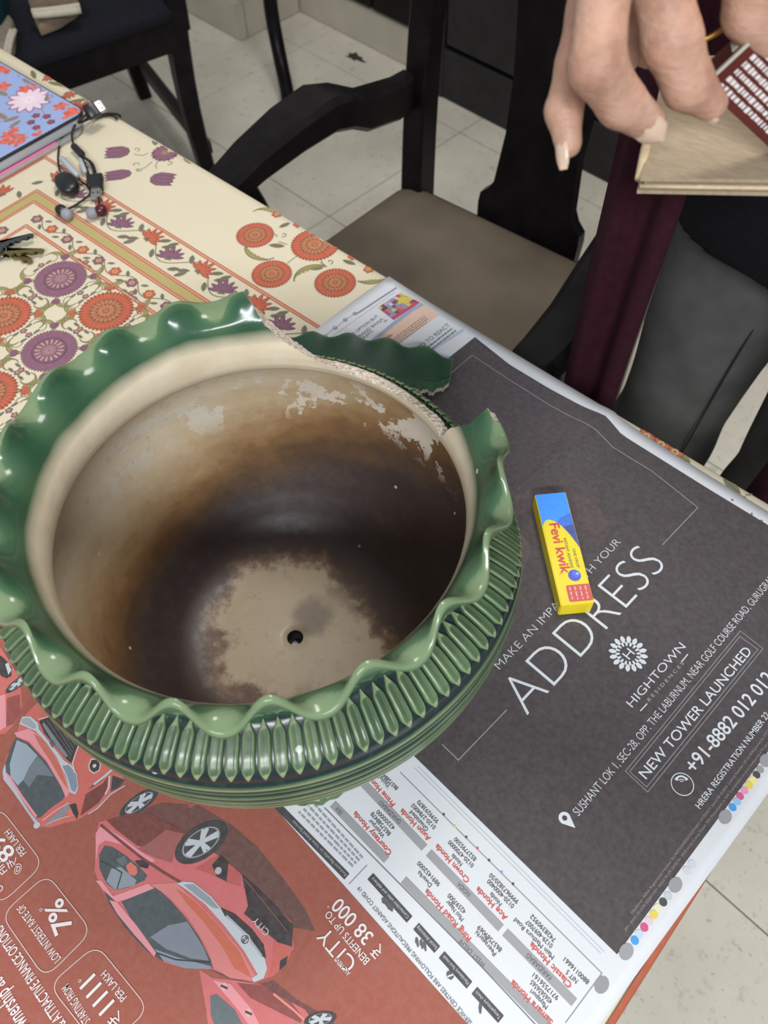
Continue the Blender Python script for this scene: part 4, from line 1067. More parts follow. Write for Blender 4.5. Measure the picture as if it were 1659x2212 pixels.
cut_pts = [(58, .25), (59.5, .232), (62, .211), (65, .203), (68, .194), (70.5, .1835), (72, .179), (74, .1835), (78, .184), (84, .1825), (90, .180), (97, .178), (106, .1765), (112, .178), (119, .180), (125, .186), (131, .1945), (137, .206), (140, .216), (141.6, .226), (143, .25)]
rj = random.Random(11)
jit = [rj.uniform(-1, 1) for _ in range(400)]
def cut_z(deg):
    d = (deg + 82) % 360 - 82
    if d < 58 or d > 143: return 9.0
    x = d * 2.2; i = int(x); j = jit[i] * (1 - (x - i)) + jit[i + 1] * (x - i)
    return float(np.interp(d, [p[0] for p in cut_pts], [p[1] for p in cut_pts])) + j * 0.0009
OUT_LOW = [(0.0, 0.0), (0.078, 0.0), (0.088, 0.0015), (0.092, 0.006), (0.102, 0.02), (0.115, 0.042), (0.127, 0.068), (0.136, 0.094), (0.1415, 0.114)]
# ridged shoulder below the band of leaves
RID = []
zz = np.linspace(0.116, 0.1815, 56)
for z in zz:
    r = float(np.interp(z, [0.116, 0.13, 0.142, 0.155, 0.165, 0.175, 0.1815], [0.1425, 0.1458, 0.1474, 0.1480, 0.1474, 0.1461, 0.1443]))
    g = 0.0
    for gz, dep, wd in ((0.1250, .0012, .0015), (0.1360, .0014, .0017), (0.1440, .0012, .0013), (0.1520, .0018, .0022), (0.1600, .0018, .0018), (0.1655, .0012, .0012), (0.1740, .0020, .0026)):
        g += dep * math.exp(-((z - gz) / wd) ** 2)
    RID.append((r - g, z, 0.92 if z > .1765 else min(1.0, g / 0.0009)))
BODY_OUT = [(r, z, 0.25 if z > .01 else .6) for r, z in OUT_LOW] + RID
SHO = [(0.1443, 0.1815), (0.1415, 0.1845), (0.1365, 0.1878), (0.1300, 0.1910), (0.1245, 0.1935), (0.1217, 0.1955), (0.1208, 0.1978), (0.1213, 0.2005), (0.1235, 0.2035)]
IN_LOW = [(0.0062, 0.0135), (0.02, 0.0140), (0.04, 0.0142), (0.058, 0.0150), (0.070, 0.0170), (0.082, 0.0225), (0.094, 0.0330), (0.106, 0.0490), (0.117, 0.0680), (0.126, 0.0900), (0.1320, 0.1120), (0.1340, 0.1300), (0.1325, 0.1460), (0.1285, 0.1580), (0.1230, 0.1655), (0.1185, 0.1690)]
RIM_IN = [(0.1185, 0.1690), (0.1160, 0.1720), (0.1143, 0.1770), (0.1135, 0.1840), (0.1138, 0.1910), (0.1152, 0.1990), (0.1180, 0.2060)]
def dens(P, n):
    P = np.array(P, float); d = np.r_[0, np.cumsum(np.hypot(*np.diff(P[:, :2], axis=0).T))]
    t = np.linspace(0, d[-1], n); return np.stack([np.interp(t, d, P[:, k]) for k in range(P.shape[1])], 1)
NT = 540
NL = 116
def slump(deg, z, r):
    """the hand-thrown shoulder sits lower towards the broken side"""
    d = (deg + 82) % 360 - 82
    return z - (0.018 + 0.018 * sstep(0.1225, 0.1443, r)) * sstep(20, 66, d) * (1 - sstep(140, 190, d)) * sstep(0.105, 0.181, z) * (1 - sstep(0.1985, 0.2200, z))
# body
out = BODY_OUT; inn = dens(IN_LOW, 44)
V = []; F = []; FM = []; pool = []; st = []
rows = [(r, z, p, 0.0) for r, z, p in out[::-1]]
rows_in = [(r, z, 0.0, i / 43) for i, (r, z) in enumerate(inn)]
def ring(r, z): return [(r * math.cos(2 * math.pi * k / NT), r * math.sin(2 * math.pi * k / NT), z) for k in range(NT)]
for r, z, p, s in rows[:-1]:
    V += [(x, y, slump(360.0 * k_ / NT, zz_, r)) for k_, (x, y, zz_) in enumerate(ring(r, z))]; pool += [p] * NT; st += [s] * NT
n_out = len(rows) - 1
for i in range(n_out - 1):
    for k in range(NT): a, b = i * NT + k, i * NT + (k + 1) % NT; F.append((a, b, b + NT, a + NT)[::-1]); FM.append(0)
base_i = len(V)
for r, z, p, s in rows_in[::-1]:
    V += ring(r, z); pool += [p] * NT; st += [s] * NT
for i in range(len(rows_in) - 1):
    for k in range(NT): a, b = base_i + i * NT + k, base_i + i * NT + (k + 1) % NT; F.append((a, b, b + NT, a + NT)); FM.append(1)
# drain hole, its wall coloured dark to stand for the shade inside
h0 = len(V); V += ring(0.0056, 0.012); V += ring(0.0040, 0.0); pool += [0] * 2 * NT; st += [0.34] * 2 * NT
last = base_i + (len(rows_in) - 1) * NT
for k in range(NT):
    k2 = (k + 1) % NT
    F.append((last + k, last + k2, h0 + k2, h0 + k)); FM.append(1); F.append((h0 + k, h0 + k2, h0 + NT + k2, h0 + NT + k)); FM.append(1)
# underside between foot ring and hole
fo = (n_out - 1) * NT
for k in range(NT):
    k2 = (k + 1) % NT; F.append((fo + k, fo + k2, h0 + NT + k2, h0 + NT + k)[::-1]); FM.append(0)

# glazes
def glaze_out():
    k = N('green_glaze')
    p = k.attr('pool').outputs['Fac']
    co = k.n('ShaderNodeNewGeometry').outputs['Position']
    nz = k.noise(28.0, 4.0, 0.6, vec=co); fine = k.noise(160.0, 3.0, vec=co)
    body = k.ramp(nz, [(0.28, lin((60, 84, 58))), (0.5, lin((78, 100, 70))), (0.72, lin((98, 120, 88)))])
    pale = lin((138, 154, 116)); deep = lin((24, 42, 44))
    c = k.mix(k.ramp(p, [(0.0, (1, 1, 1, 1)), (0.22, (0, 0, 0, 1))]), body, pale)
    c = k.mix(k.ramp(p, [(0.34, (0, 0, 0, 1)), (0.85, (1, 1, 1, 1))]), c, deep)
    c = k.mix(k.math('MULTIPLY', k.ramp(fine, [(0.55, (0, 0, 0, 1)), (0.75, (1, 1, 1, 1))]), 0.25), c, lin((62, 92, 84)))
    sp = k.n('ShaderNodeTexVoronoi'); sp.inputs['Scale'].default_value = 42.0; k.l(co, sp.inputs['Vector'])
    rnd = k.n('ShaderNodeTexWhiteNoise'); k.l(sp.outputs['Position'], rnd.inputs['Vector'])
    spot = k.math('MULTIPLY', k.math('LESS_THAN', sp.outputs['Distance'], k.math('MULTIPLY', rnd.outputs['Value'], 0.085)), k.math('GREATER_THAN', rnd.outputs['Value'], 0.72))
    c = k.mix(k.math('MULTIPLY', spot, 0.8), c, lin((196, 214, 206)))
    k.base(c).set(Roughness=0.26, Specular=0.36, Coat_Weight=0.04)
    k.b.inputs['Coat Roughness'].default_value = 0.08
    k.bump(k.noise(60.0, 3.0, vec=co), 0.12, 0.002)
    return k.m
M_GLAZE = glaze_out()
def glaze_in():
    k = N('stained_inner_glaze')
    co = k.coord()
    sx = k.n('ShaderNodeSeparateXYZ'); k.l(co, sx.inputs[0])
    big = k.noise(7.0, 4.0, 0.6, stretch=(1, 1, 2.2)); mid = k.noise(24.0, 5.0, 0.65, stretch=(1, 1, 2.0)); fine = k.noise(120.0, 4.0, 0.7)
    s = k.attr('st').outputs['Fac']
    # uneven soil line: paler on the side away from the gap
    ns = k.math('MULTIPLY', k.math('SUBTRACT', big, 0.5), 0.26); nm = k.math('MULTIPLY', k.math('SUBTRACT', mid, 0.5), 0.16)
    side = k.math('ADD', k.math('MULTIPLY', sx.outputs[0], -1.5), k.math('MULTIPLY', sx.outputs[1], -0.9))
    side = k.math('MULTIPLY', side, k.ramp(s, [(0.30, (0, 0, 0, 1)), (0.55, (1, 1, 1, 1))]))
    f = k.math('ADD', k.math('ADD', s, k.math('ADD', ns, k.math('ADD', nm, k.math('MULTIPLY', k.math('SUBTRACT', fine, 0.5), 0.10)))), side)
    c = k.ramp(f, [(0.00, lin((186, 172, 150))), (0.19, lin((178, 162, 138))), (0.225, lin((118, 90, 64))), (0.265, lin((62, 42, 32))), (0.34, lin((50, 40, 40))), (0.50, lin((64, 54, 52))), (0.60, lin((88, 66, 48))), (0.70, lin((122, 92, 62))), (0.80, lin((158, 130, 96))), (0.90, lin((188, 168, 138))), (1.0, lin((206, 192, 168)))])
    # grime freckles on the pale base
    gr = k.math('MULTIPLY', k.ramp(mid, [(0.52, (0, 0, 0, 1)), (0.62, (1, 1, 1, 1))]), k.ramp(s, [(0.10, (0, 0, 0, 1)), (0.20, (1, 1, 1, 1)), (0.30, (0, 0, 0, 1))]))
    c = k.mix(k.math('MULTIPLY', gr, 0.7), c, lin((78, 54, 38)))
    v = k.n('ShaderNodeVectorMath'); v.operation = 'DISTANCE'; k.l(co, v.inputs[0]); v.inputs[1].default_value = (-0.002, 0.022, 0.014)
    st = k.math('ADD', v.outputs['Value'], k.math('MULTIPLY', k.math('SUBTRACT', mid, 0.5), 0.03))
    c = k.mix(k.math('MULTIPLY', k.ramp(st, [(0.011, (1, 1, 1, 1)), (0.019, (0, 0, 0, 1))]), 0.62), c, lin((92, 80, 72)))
    # flaked patches where the lime has come away
    fl = k.math('MULTIPLY', k.ramp(k.noise(34.0, 5.0, 0.62), [(0.56, (0, 0, 0, 1)), (0.575, (1, 1, 1, 1))]), k.ramp(s, [(0.70, (0, 0, 0, 1)), (0.77, (1, 1, 1, 1)), (0.86, (1, 1, 1, 1)), (0.93, (0, 0, 0, 1))]))
    c = k.mix(k.math('MULTIPLY', fl, 0.85), c, lin((206, 198, 184)))
    vo = k.n('ShaderNodeTexVoronoi'); vo.inputs['Scale'].default_value = 46.0; k.l(co, vo.inputs['Vector'])
    wn = k.n('ShaderNodeTexWhiteNoise'); k.l(vo.outputs['Position'], wn.inputs['Vector'])
    sp = k.math('MULTIPLY', k.math('LESS_THAN', vo.outputs['Distance'], k.math('MULTIPLY', wn.outputs['Value'], 0.09)), k.math('GREATER_THAN', wn.outputs['Value'], 0.70))
    c = k.mix(k.math('MULTIPLY', sp, k.math('MULTIPLY', k.ramp(s, [(0.25, (0, 0, 0, 1)), (0.35, (1, 1, 1, 1))]), 0.75)), c, lin((196, 192, 188)))
    c = k.mix(k.math('MULTIPLY', k.ramp(fine, [(0.55, (0, 0, 0, 1)), (0.72, (1, 1, 1, 1))]), 0.22), c, lin((84, 64, 46)))
    k.base(c).set(Roughness=k.math('ADD', k.math('MULTIPLY', fine, 0.3), 0.26), Specular=0.45)
    k.bump(k.math('ADD', mid, k.math('MULTIPLY', fl, 0.5)), 0.18, 0.0015)
    return k.m
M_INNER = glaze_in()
def glaze_rim():
    k = N('rim_glaze_cream_to_green')
    t = k.attr('rim').outputs['Fac']; e = k.attr('pool').outputs['Fac']
    nz = k.noise(16.0, 3.0, 0.5); mid = k.noise(40.0, 4.0, 0.6)
    f = k.math('ADD', t, k.math('MULTIPLY', k.math('SUBTRACT', nz, 0.5), 0.16))
    cream = k.ramp(mid, [(0.3, lin((220, 204, 176))), (0.7, lin((234, 221, 197)))])
    green = k.ramp(e, [(0.0, lin((138, 152, 116))), (0.12, lin((74, 102, 72))), (0.5, lin((46, 80, 57))), (1.0, lin((25, 56, 40)))])
    g = k.mix(k.math('MULTIPLY', mid, 0.28), green, lin((84, 118, 94)))
    c = k.mix(k.ramp(f, [(0.50, (0, 0, 0, 1)), (0.68, (1, 1, 1, 1))]), cream, g)
    # old rust-brown blemishes on the rim
    co = k.coord()
    for p, r in (((-0.108, -0.088, 0.205), 0.012), ((0.106, -0.030, 0.226), 0.008), ((-0.070, -0.122, 0.212), 0.007)):
        v = k.n('ShaderNodeVectorMath'); v.operation = 'DISTANCE'; k.l(co, v.inputs[0]); v.inputs[1].default_value = p
        d = k.math('ADD', v.outputs['Value'], k.math('MULTIPLY', k.math('SUBTRACT', mid, 0.5), r * 1.6))
        c = k.mix(k.math('MULTIPLY', k.ramp(d, [(r * .3, (1, 1, 1, 1)), (r, (0, 0, 0, 1))]), 0.7), c, lin((168, 112, 52)))
    sp = k.n('ShaderNodeTexVoronoi'); sp.inputs['Scale'].default_value = 50.0; k.l(co, sp.inputs['Vector'])
    rnd = k.n('ShaderNodeTexWhiteNoise'); k.l(sp.outputs['Position'], rnd.inputs['Vector'])
    spot = k.math('MULTIPLY', k.math('LESS_THAN', sp.outputs['Distance'], k.math('MULTIPLY', rnd.outputs['Value'], 0.075)), k.math('GREATER_THAN', rnd.outputs['Value'], 0.76))
    c = k.mix(k.math('MULTIPLY', k.math('MULTIPLY', spot, 0.8), k.ramp(f, [(0.5, (0, 0, 0, 1)), (0.7, (1, 1, 1, 1))])), c, lin((204, 220, 210)))
    k.base(c).set(Roughness=0.17, Specular=0.3, Coat_Weight=0.0)
    k.bump(mid, 0.05, 0.002)
    return k.m
M_RIM = glaze_rim()
M_SHARD = glaze_rim(); M_SHARD.node_tree.nodes['Principled BSDF'].inputs['Roughness'].default_value = 0.42
k = N('raw_broken_stoneware'); nz = k.noise(420.0, 4.0, 0.7)
k.base(k.ramp(nz, [(0.35, lin((150, 128, 110))), (0.5, lin((206, 192, 178))), (0.7, lin((226, 216, 204)))])).set(Roughness=0.9, Specular=0.2); k.bump(nz, 0.5, 0.001)
M_RAW = k.m
def fattr(o, name, vals):
    a = o.data.attributes.new(name, 'FLOAT', 'POINT'); a.data.foreach_set('value', np.array(vals, np.float32))
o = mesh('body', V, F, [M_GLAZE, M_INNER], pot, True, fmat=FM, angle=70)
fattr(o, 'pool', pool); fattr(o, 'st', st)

# ruffled rim with the broken-out gap
NR = 900
def rim_paths(deg):
    rl, zl, cc = lip(deg)
    o_ = [(r, slump(deg, z, r), 0.0) for r, z in SHO]; i_ = [(r, z, 0.0) for r, z in RIM_IN]
    w = 0.55 + 0.45 * cc
    # outer face flares out to the lip, inner face follows 4 mm inside it
    so, zo = o_[-1][:2]; si, zi = RIM_IN[-1]
    rm, zm = rim_mean(deg), rim_z(deg)
    for t in (0.15, 0.3, 0.45, 0.6, 0.72, 0.82, 0.9, 0.96, 1.0):
        e, q = t ** 1.3, t ** 3.0
        o_.append((so + (rm + 0.0014 - so) * e + (rl - rm) * q, zo + (zm - 0.0030 - zo) * t + (zl - zm) * q, 0.0))
        i_.append((si + (rm - 0.0022 - si) * e + (rl - rm) * q, zi + (zm + 0.0006 - zi) * t ** 0.9 + (zl - zm) * q, t))
    return o_, i_
NO, NI = 22, 24
V = []; F = []; FM = []; at = []; pl_ = []
cols = []
for q in range(NR):
    deg = 360.0 * q / NR; th = math.radians(deg); cz = cut_z(deg)
    o_, i_ = rim_paths(deg); cc = lip(deg)[2]
    D = dens([(r, z) for r, z, _ in o_], 60); E = dens([(r, z, t) for r, z, t in i_], 60)
    czo = cz + (0.0012 * math.sin(deg * 2.05 * math.pi * 2 / 3.33 * .5) if cz < 1 else 0)
    def clip(A, zc):
        k_ = len(A)
        for m in range(len(A)):
            if A[m][1] > zc: k_ = m; break
        if k_ >= len(A): return A
        k_ = max(1, k_); f = (zc - A[k_ - 1][1]) / max(1e-9, A[k_][1] - A[k_ - 1][1]); f = min(1, max(0, f))
        return np.vstack([A[:k_], A[k_ - 1] * (1 - f) + A[k_] * f])
    broke = cz < 1
    D = clip(D, max(cz - 0.003, 0.1770 + 0.0013 * abs(math.sin(math.radians(deg) * NL / 2)) + jit[int(deg) % 400] * .0005) if broke else czo); E = clip(E, cz + 0.002)
    D = dens(D, NO); E3 = np.array(E)
    d = np.r_[0, np.cumsum(np.hypot(*np.diff(E3[:, :2], axis=0).T))]; tt = np.linspace(0, d[-1], NI)
    E3 = np.stack([np.interp(tt, d, E3[:, k]) for k in range(3)], 1)
    prof = [(r, z) for r, z in D]; ta = [1.0] * NO
    zl_ = lip(deg)[1]
    pv = [0.9 if z < 0.1955 else max(0.10, 0.75 - 0.65 * (z - .196) / (zl_ - .196)) for r, z in D]
    if not broke:
        for a in (0.25, 0.5, 0.75):
            p0, p1 = D[-1], E3[-1][:2]; b = math.sin(a * math.pi) * 0.0014
            prof.append((p0[0] * (1 - a) + p1[0] * a + b * .5, p0[1] * (1 - a) + p1[1] * a + b)); ta.append(1.0); pv.append(0.05)
    else:
        for a in (0.25, 0.5, 0.75):
            p0, p1 = D[-1], E3[-1][:2]; b = rj.uniform(-.0004, .0004)
            prof.append((p0[0] * (1 - a) + p1[0] * a, p0[1] * (1 - a) + p1[1] * a + b)); ta.append(0.4); pv.append(0.3)
    for r, z, t in E3[::-1]:
        prof.append((r, z)); s = (z - 0.169) / 0.0532; ta.append(s)
        lipf = max(0.0, ((z - .169) / max(.02, zl_ - .169) - 0.93) / 0.07)
        pv.append(max(0.05, (0.44 - 0.16 * cc * (1 if s > .6 else .3)) * (1 - lipf * .9)) if s > .5 else 0.4)
    cols.append(len(prof))
    V += [(r * math.cos(th), r * math.sin(th), z) for r, z in prof]; at += ta; pl_ += pv
NP = cols[0]
for q in range(NR):
    q2 = (q + 1) % NR; broke = cut_z(360.0 * q / NR) < 1 and cut_z(360.0 * q2 / NR) < 1
    for m in range(NP - 1):
        a, b = q * NP + m, q2 * NP + m
        F.append((a, b, b + 1, a + 1)); FM.append(1 if (NO - 1 <= m <= NO + 2 and broke) else 2 if m < 10 else 0)
o = mesh('rim', V, F, [M_RIM, M_RAW, M_GLAZE], pot, True, fmat=FM, angle=45)
fattr(o, 'rim', at); fattr(o, 'pool', pl_)

# carved leaves round the shoulder, each a raised blade
def leaf_mesh(frac=1.0, deg=-60.0):
    SH = dens([(r, slump(deg, z, r)) for r, z in [(0.1447, 0.1806)] + SHO[:6]], 40)
    n = 20; V = []; F = []; pv = []
    for i in range(n + 1):
        t = i / n; s = t * frac; p = SH[int(round(s * 39))]; q0 = SH[max(0, int(round(s * 39)) - 1)]; q1 = SH[min(39, int(round(s * 39)) + 1)]
        tr, tz = q1[0] - q0[0], q1[1] - q0[1]; L = math.hypot(tr, tz) + 1e-9; nr, nz_ = -tz / L * -1, tr / L * -1
        nr, nz_ = (tz / L, -tr / L)
        w = math.pi / NL * 0.985 * min(1, .06 + t / .19) * (min(1, .10 + (1 - t) / .26) if frac > .95 else 1)
        h = 0.0026 * min(1, (t + .05) / .12) * min(1, (1 - t + .05) / .18)
        for x in (-1, -.72, -.36, 0, .36, .72, 1):
            hh = h * (1 - abs(x) ** 5) * (1.0 - .45 * math.exp(-((x - .12) / .28) ** 2)) - (0.0008 if abs(x) == 1 else 0)
            a = w * x + 0.012 * (t - .5)
            r, z = p[0] + nr * hh, p[1] + nz_ * hh
            V.append((r * math.cos(a), r * math.sin(a), z)); pv.append(0.95 if abs(x) == 1 else 0.06 if abs(x) > .6 else 0.02 if (t < .14 or t > .84) else {-.36: .22, 0: .46, .36: .30}[x])
    for i in range(n):
        for j in range(6):
            a = i * 7 + j; F.append((a, a + 1, a + 8, a + 7))
    return V, F, pv
cache = {}
for q in range(NL):
    deg = 360.0 * (q + .5) / NL; cz = min(cut_z(deg - .8), cut_z(deg), cut_z(deg + .8))
    frac = 1.0
    if cz < 0.196:
        frac = 0.80
    key = (frac, deg if slump(deg, .19, .13) < .1899 else -60.0)
    if key not in cache:
        v, f, pv = leaf_mesh(*key)
        o = mesh('leaf', v, f, M_GLAZE, pot, True); fattr(o, 'pool', pv); cache[key] = o.data
    else: o = link('leaf', cache[key], pot)
    o.rotation_euler = (0, 0, math.radians(deg))
# small twisted knot of clay on the belly
secs = []
a0 = math.radians(-31)
for i in range(19):
    t = i / 18; a = a0 + (t - .5) * 0.26; r = 0.1450 - .0018 * abs(t - .5); z = 0.128 + 0.0016 * math.sin(t * 9)
    rad = 0.0022 * (0.35 + math.sin(math.pi * t) * .75) * (1 + .28 * math.cos(t * 26))
    secs.append([((r + rad * math.cos(b)) * math.cos(a), (r + rad * math.cos(b)) * math.sin(a), z + rad * 1.3 * math.sin(b)) for b in np.linspace(0, 2 * math.pi, 11)[:-1]])
v, f = loft(secs); o = mesh('clay_knot', v, f, M_GLAZE, pot, True); fattr(o, 'pool', [0.2 + .3 * (i % 3 == 0) for i in range(len(v))])

# ------------------------------------------------------------------ broken-off piece of the rim, lying behind the pot
SA, SB = np.array([-0.462, 0.306]), np.array([-0.327, 0.398])
sdir = (SB - SA) / np.hypot(*(SB - SA)); sn = np.array([sdir[1], -sdir[0]])
L = float(np.hypot(*(SB - SA)))
shard = empty('pot_shard', (*((SA + SB) / 2), ZP + 0.0006), math.atan2(sdir[1], sdir[0]), 'broken ruffled green rim piece lying on the newspaper behind the pot', 'pot fragment')
n, mw = 120, 16; th = 0.0048; V = []; F = []; pv = []; ta = []
R_ = 0.150; half = L / 2
for side in (1, 0):
    for i in range(n + 1):
        u = (i / n - .5) * 2; x = u * half; bowz = math.sqrt(R_ ** 2 - x * x) - math.sqrt(R_ ** 2 - half ** 2)
        ph_ = 2 * math.pi * (i / n) * 4.6 + .6; rf = math.cos(ph_)
        jag = 0.0016 * math.sin(i * .9) + 0.0011 * math.sin(i * 2.3); wlen = 0.052 - 0.004 * u - (0.05 * max(0, u - .86) / .14 * 0.25) - 0.022 * max(0, -u - .4)
        for j in range(mw + 1):
            t = j / mw                                         # 0 broken edge, 1 ruffled lip
            y = -wlen * (1 - t) + jag * max(0.0, 1 - t / .12) + 0.012 * (1 - t) * u + 0.0016 * rf * t ** 5
            z = 0.003 + bowz * 0.50 + 0.007 * t * t + 0.0020 * rf * t ** 5 - 0.002 * (1 - t)
            if t < .3: z += 0.0022 * math.sin(t / .3 * math.pi)
            z += 0.0016 * math.exp(-((t - .34) / .05) ** 2) * -1
            V.append((x, y, z + (th if side else 0))); ta.append(1.0); pv.append(min(1, (0.12 if t > .97 else 0.85 - .3 * rf * t ** 3) if t > .34 else 0.5))
NN = (n + 1) * (mw + 1)
FM = []
for i in range(n):
    for j in range(mw):
        a = i * (mw + 1) + j; F.append((a, a + mw + 1, a + mw + 2, a + 1)); FM.append(0); F.append((a + NN, a + NN + 1, a + NN + mw + 2, a + NN + mw + 1)); FM.append(0)
    a = i * (mw + 1); F.append((a, a + NN, a + NN + mw + 1, a + mw + 1)); FM.append(1)
    a = i * (mw + 1) + mw; F.append((a, a + mw + 1, a + NN + mw + 1, a + NN)); FM.append(0)
for i in (0, n):
    for j in range(mw):
        a = i * (mw + 1) + j; F.append((a, a + 1, a + NN + 1, a + NN) if i == 0 else (a, a + NN, a + NN + 1, a + 1)); FM.append(1)
o = mesh('fragment', V, F, [M_SHARD, M_RAW], shard, True, fmat=FM, angle=50); fattr(o, 'rim', ta); fattr(o, 'pool', pv)

# ------------------------------------------------------------------ glue carton
fv = empty('glue_box', (-0.1325, 0.310, ZP + 0.0006), math.radians(-39.7), 'slim yellow and blue glue carton lying on the dark newspaper page', 'box')
bm = box_bm(-0.0495, 0.0495, -0.0125, 0.0125, 0, 0.0158, 0.0006, 2)
M_YEL = simple('yellow_carton', (236, 214, 30), 0.35, 0.45, 0.04, 60)
bm_obj('carton', bm, M_YEL, fv)
bm_obj('end_flap', box_bm(0.0496, 0.0500, -0.0118, 0.0118, 0.0006, 0.0135, 0.0001, 1), M_YEL, fv)
zt = ZP + 0.0006 + 0.0159
fp = Print(zt, step=0.00003); kc = crop(1050, 1000, 609 / 1659)
base = np.array(fv.location)[:2]; fa = math.radians(-39.7); fu = np.array([math.cos(fa), math.sin(fa)]); fn = np.array([-fu[1], fu[0]])
def clampf(p):
    q = p - base; return base + fu * max(-.0490, min(.0490, q @ fu)) + fn * max(-.0121, min(.0121, q @ fn))
def fq(x, y):
    """top-face point from length fraction x (0 blue end .. 1) and width fraction y (0 near .. 1 far)"""
    return base + fu * (-.049 + .098 * x) + fn * (-.0121 + .0242 * y)
B1, B2, B3 = (0, 146, 255), (6, 104, 222), (14, 58, 150)
fp.poly([fq(0, 0), fq(0.30, 0), fq(.255, .12), fq(.245, .25), fq(.265, .42), fq(.32, .62), fq(.40, .80), fq(.49, .95), fq(.53, 1), fq(0, 1)], B1, 1)
fp.poly([fq(.20, 1), fq(.24, .62), fq(.275, .5), fq(.32, .62), fq(.40, .80), fq(.49, .95), fq(.53, 1)], B2, 2)
fp.poly([fq(.31, 1), fq(.325, .64), fq(.40, .80), fq(.49, .95), fq(.53, 1)], B3, 3)
RD2 = (206, 44, 34)
fp.text('Fevi kwik', fq(.285, .23), fq(.745, .23), 0.0078, RD2, 4, 0.022, False, True)
fp.text('INSTANT ADHESIVE', fq(.43, .56), fq(.70, .56), 0.0024, (74, 66, 30), 4, 0.0, False, True); fp.text('ONE DROP', fq(.53, .76), fq(.70, .76), 0.0022, (74, 66, 30), 4, 0.0, False, True)
fp.disc(fq(.765, .62), 0.0048, (24, 60, 190), 4, 24); fp.disc(fq(.755, .68), 0.0030, (40, 96, 226), 5, 18); fp.disc(fq(.752, .72), 0.0011, (150, 190, 250), 6, 10)
rb = [fq(.845, .30), fq(.86, .27), fq(.975, .27), fq(.985, .32), fq(.985, 1), fq(.845, 1)]
fp.poly(rb, (206, 52, 46), 4)
for q in range(4):
    y = .86 - q * .16; x = .86
    while x < .965:
        Lw = rr.uniform(.02, .045); fp.line([fq(x, y), fq(min(.97, x + Lw), y)], 0.0011, (226, 170, 150), 5); x += Lw + .012
fp.text('R', fq(.742, .16), fq(.752, .16), 0.001, RD2, 4, 0, False, True)
fp.build('printed_label', M_CARTON, fv, 'blue and yellow printed top with red lettering')

# ------------------------------------------------------------------ laptop in its cover, clear folder beneath
M_SILVER = simple('silver_plastic', (176, 180, 190), 0.35, 0.5, 0.05, 30)
M_BLACKP = simple('black_plastic', (26, 27, 30), 0.35, 0.5, 0.2, 60)
M_RUBBER = simple('black_rubber_cord', (28, 28, 31), 0.55, 0.4, 0.15, 60)
M_PINK = simple('pink_folder_spine', (226, 96, 160), 0.4, 0.4, 0.08, 30)
M_CRIM = simple('crimson_folder_card', (140, 26, 52), 0.6, 0.3, 0.1, 30)
kk = N('clear_plastic_sleeve'); kk.base(lin((222, 220, 218))).set(Roughness=0.15, Specular=0.5, Transmission_Weight=0.6, Alpha=0.75); M_CLEAR = kk.m
LC = T(186, 241, 0.771); LD = T(0, 345, 0.771) - LC; LD /= np.hypot(*LD); LE = np.array([LD[1], -LD[0]])
if LE[0] > 0: LE = -LE
la = math.atan2(-LE[1], -LE[0])
lap = empty('laptop', (*LC, 0.7570), la, 'closed laptop in a blue floral cover at the far left of the table', 'laptop')
# local frame: -x away along the short side, -y along the long visible edge
def lrect(i, r=0.012): return rrect(-0.245 + i, -i, -0.345 + i, -i, r, 5)
secs = [[(x, y, z) for x, y in lrect(i)] for i, z in ((0.004, 0.0), (0.001, 0.0015), (0.0, 0.004), (0.0, 0.0105), (0.001, 0.0115))]
mesh('base', *loft(secs), M_SILVER, lap, True, angle=40)
secs = [[(x, y, z) for x, y in lrect(i)] for i, z in ((0.0005, 0.0118), (-0.001, 0.0122), (-0.001, 0.0138), (0.0002, 0.0145))]
mesh('cover_edge', *loft(secs), M_BLACKP, lap, True, angle=40)
lp = Print(0.7570 + 0.0147, step=0.00004)
def lw(x, y): return LC + LE * (-x) * 1.0 + (-LD) * y if False else LC + np.array([math.cos(la) * x - math.sin(la) * y, math.sin(la) * x + math.cos(la) * y])
lp.poly([lw(x, y) for x, y in lrect(0.0012)], (146, 166, 214), 0)
kf = crop(0, 100, 300 / 1659)
def lf(x, y): return T(*kf(x, y), 0.7716)
def inside(p):
    q = p - LC; x = q @ np.array([math.cos(la), math.sin(la)]); y = q @ np.array([-math.sin(la), math.cos(la)])
    return -.243 < x < -.002 and -.343 < y < -.002
class LPrint(Print):
    def tri(self, a, b, c, col, layer):
        if inside(a) and inside(b) and inside(c): Print.tri(self, a, b, c, col, layer)
lq = LPrint(0.7570 + 0.0147, step=0.00004)
c = lf(350, 640)
for k in range(12): petal(lq, c, 2 * math.pi * k / 12, .004, .029, .012, (150, 106, 132), 2, .55); petal(lq, c, 2 * math.pi * k / 12, .006, .026, .0085, (232, 208, 222), 3, .55)
for k in range(7): petal(lq, c, 2 * math.pi * k / 7 + .2, .001, .009, .006, (236, 220, 228), 4, .6)
for q in ((430, 830), (560, 840), (370, 910), (610, 905), (435, 972)): floret(lq, lf(*q), .006, 'p', .4, 5); lq.disc(lf(*q), .004, (134, 36, 74), 6, 8)
for q, s in (((90, 1060), .009), ((200, 1080), .008), ((120, 1140), .008), ((220, 1160), .008), ((270, 1100), .007), ((40, 1140), .007), ((170, 1000), .007), ((720, 720), .010), ((820, 660), .008), ((860, 780), .011), ((830, 840), .010), ((300, 510), .010), ((30, 480), .012), ((60, 270), .014), ((130, 250), .010), ((470, 1060), .010), ((450, 460), .009), ((930, 740), .009)):
    for m in range(5): petal(lq, lf(*q), 2 * math.pi * m / 5 + q[0], 0, s, s * .6, (222, 100, 72) if m % 2 else (206, 80, 60), 3 + m % 2)
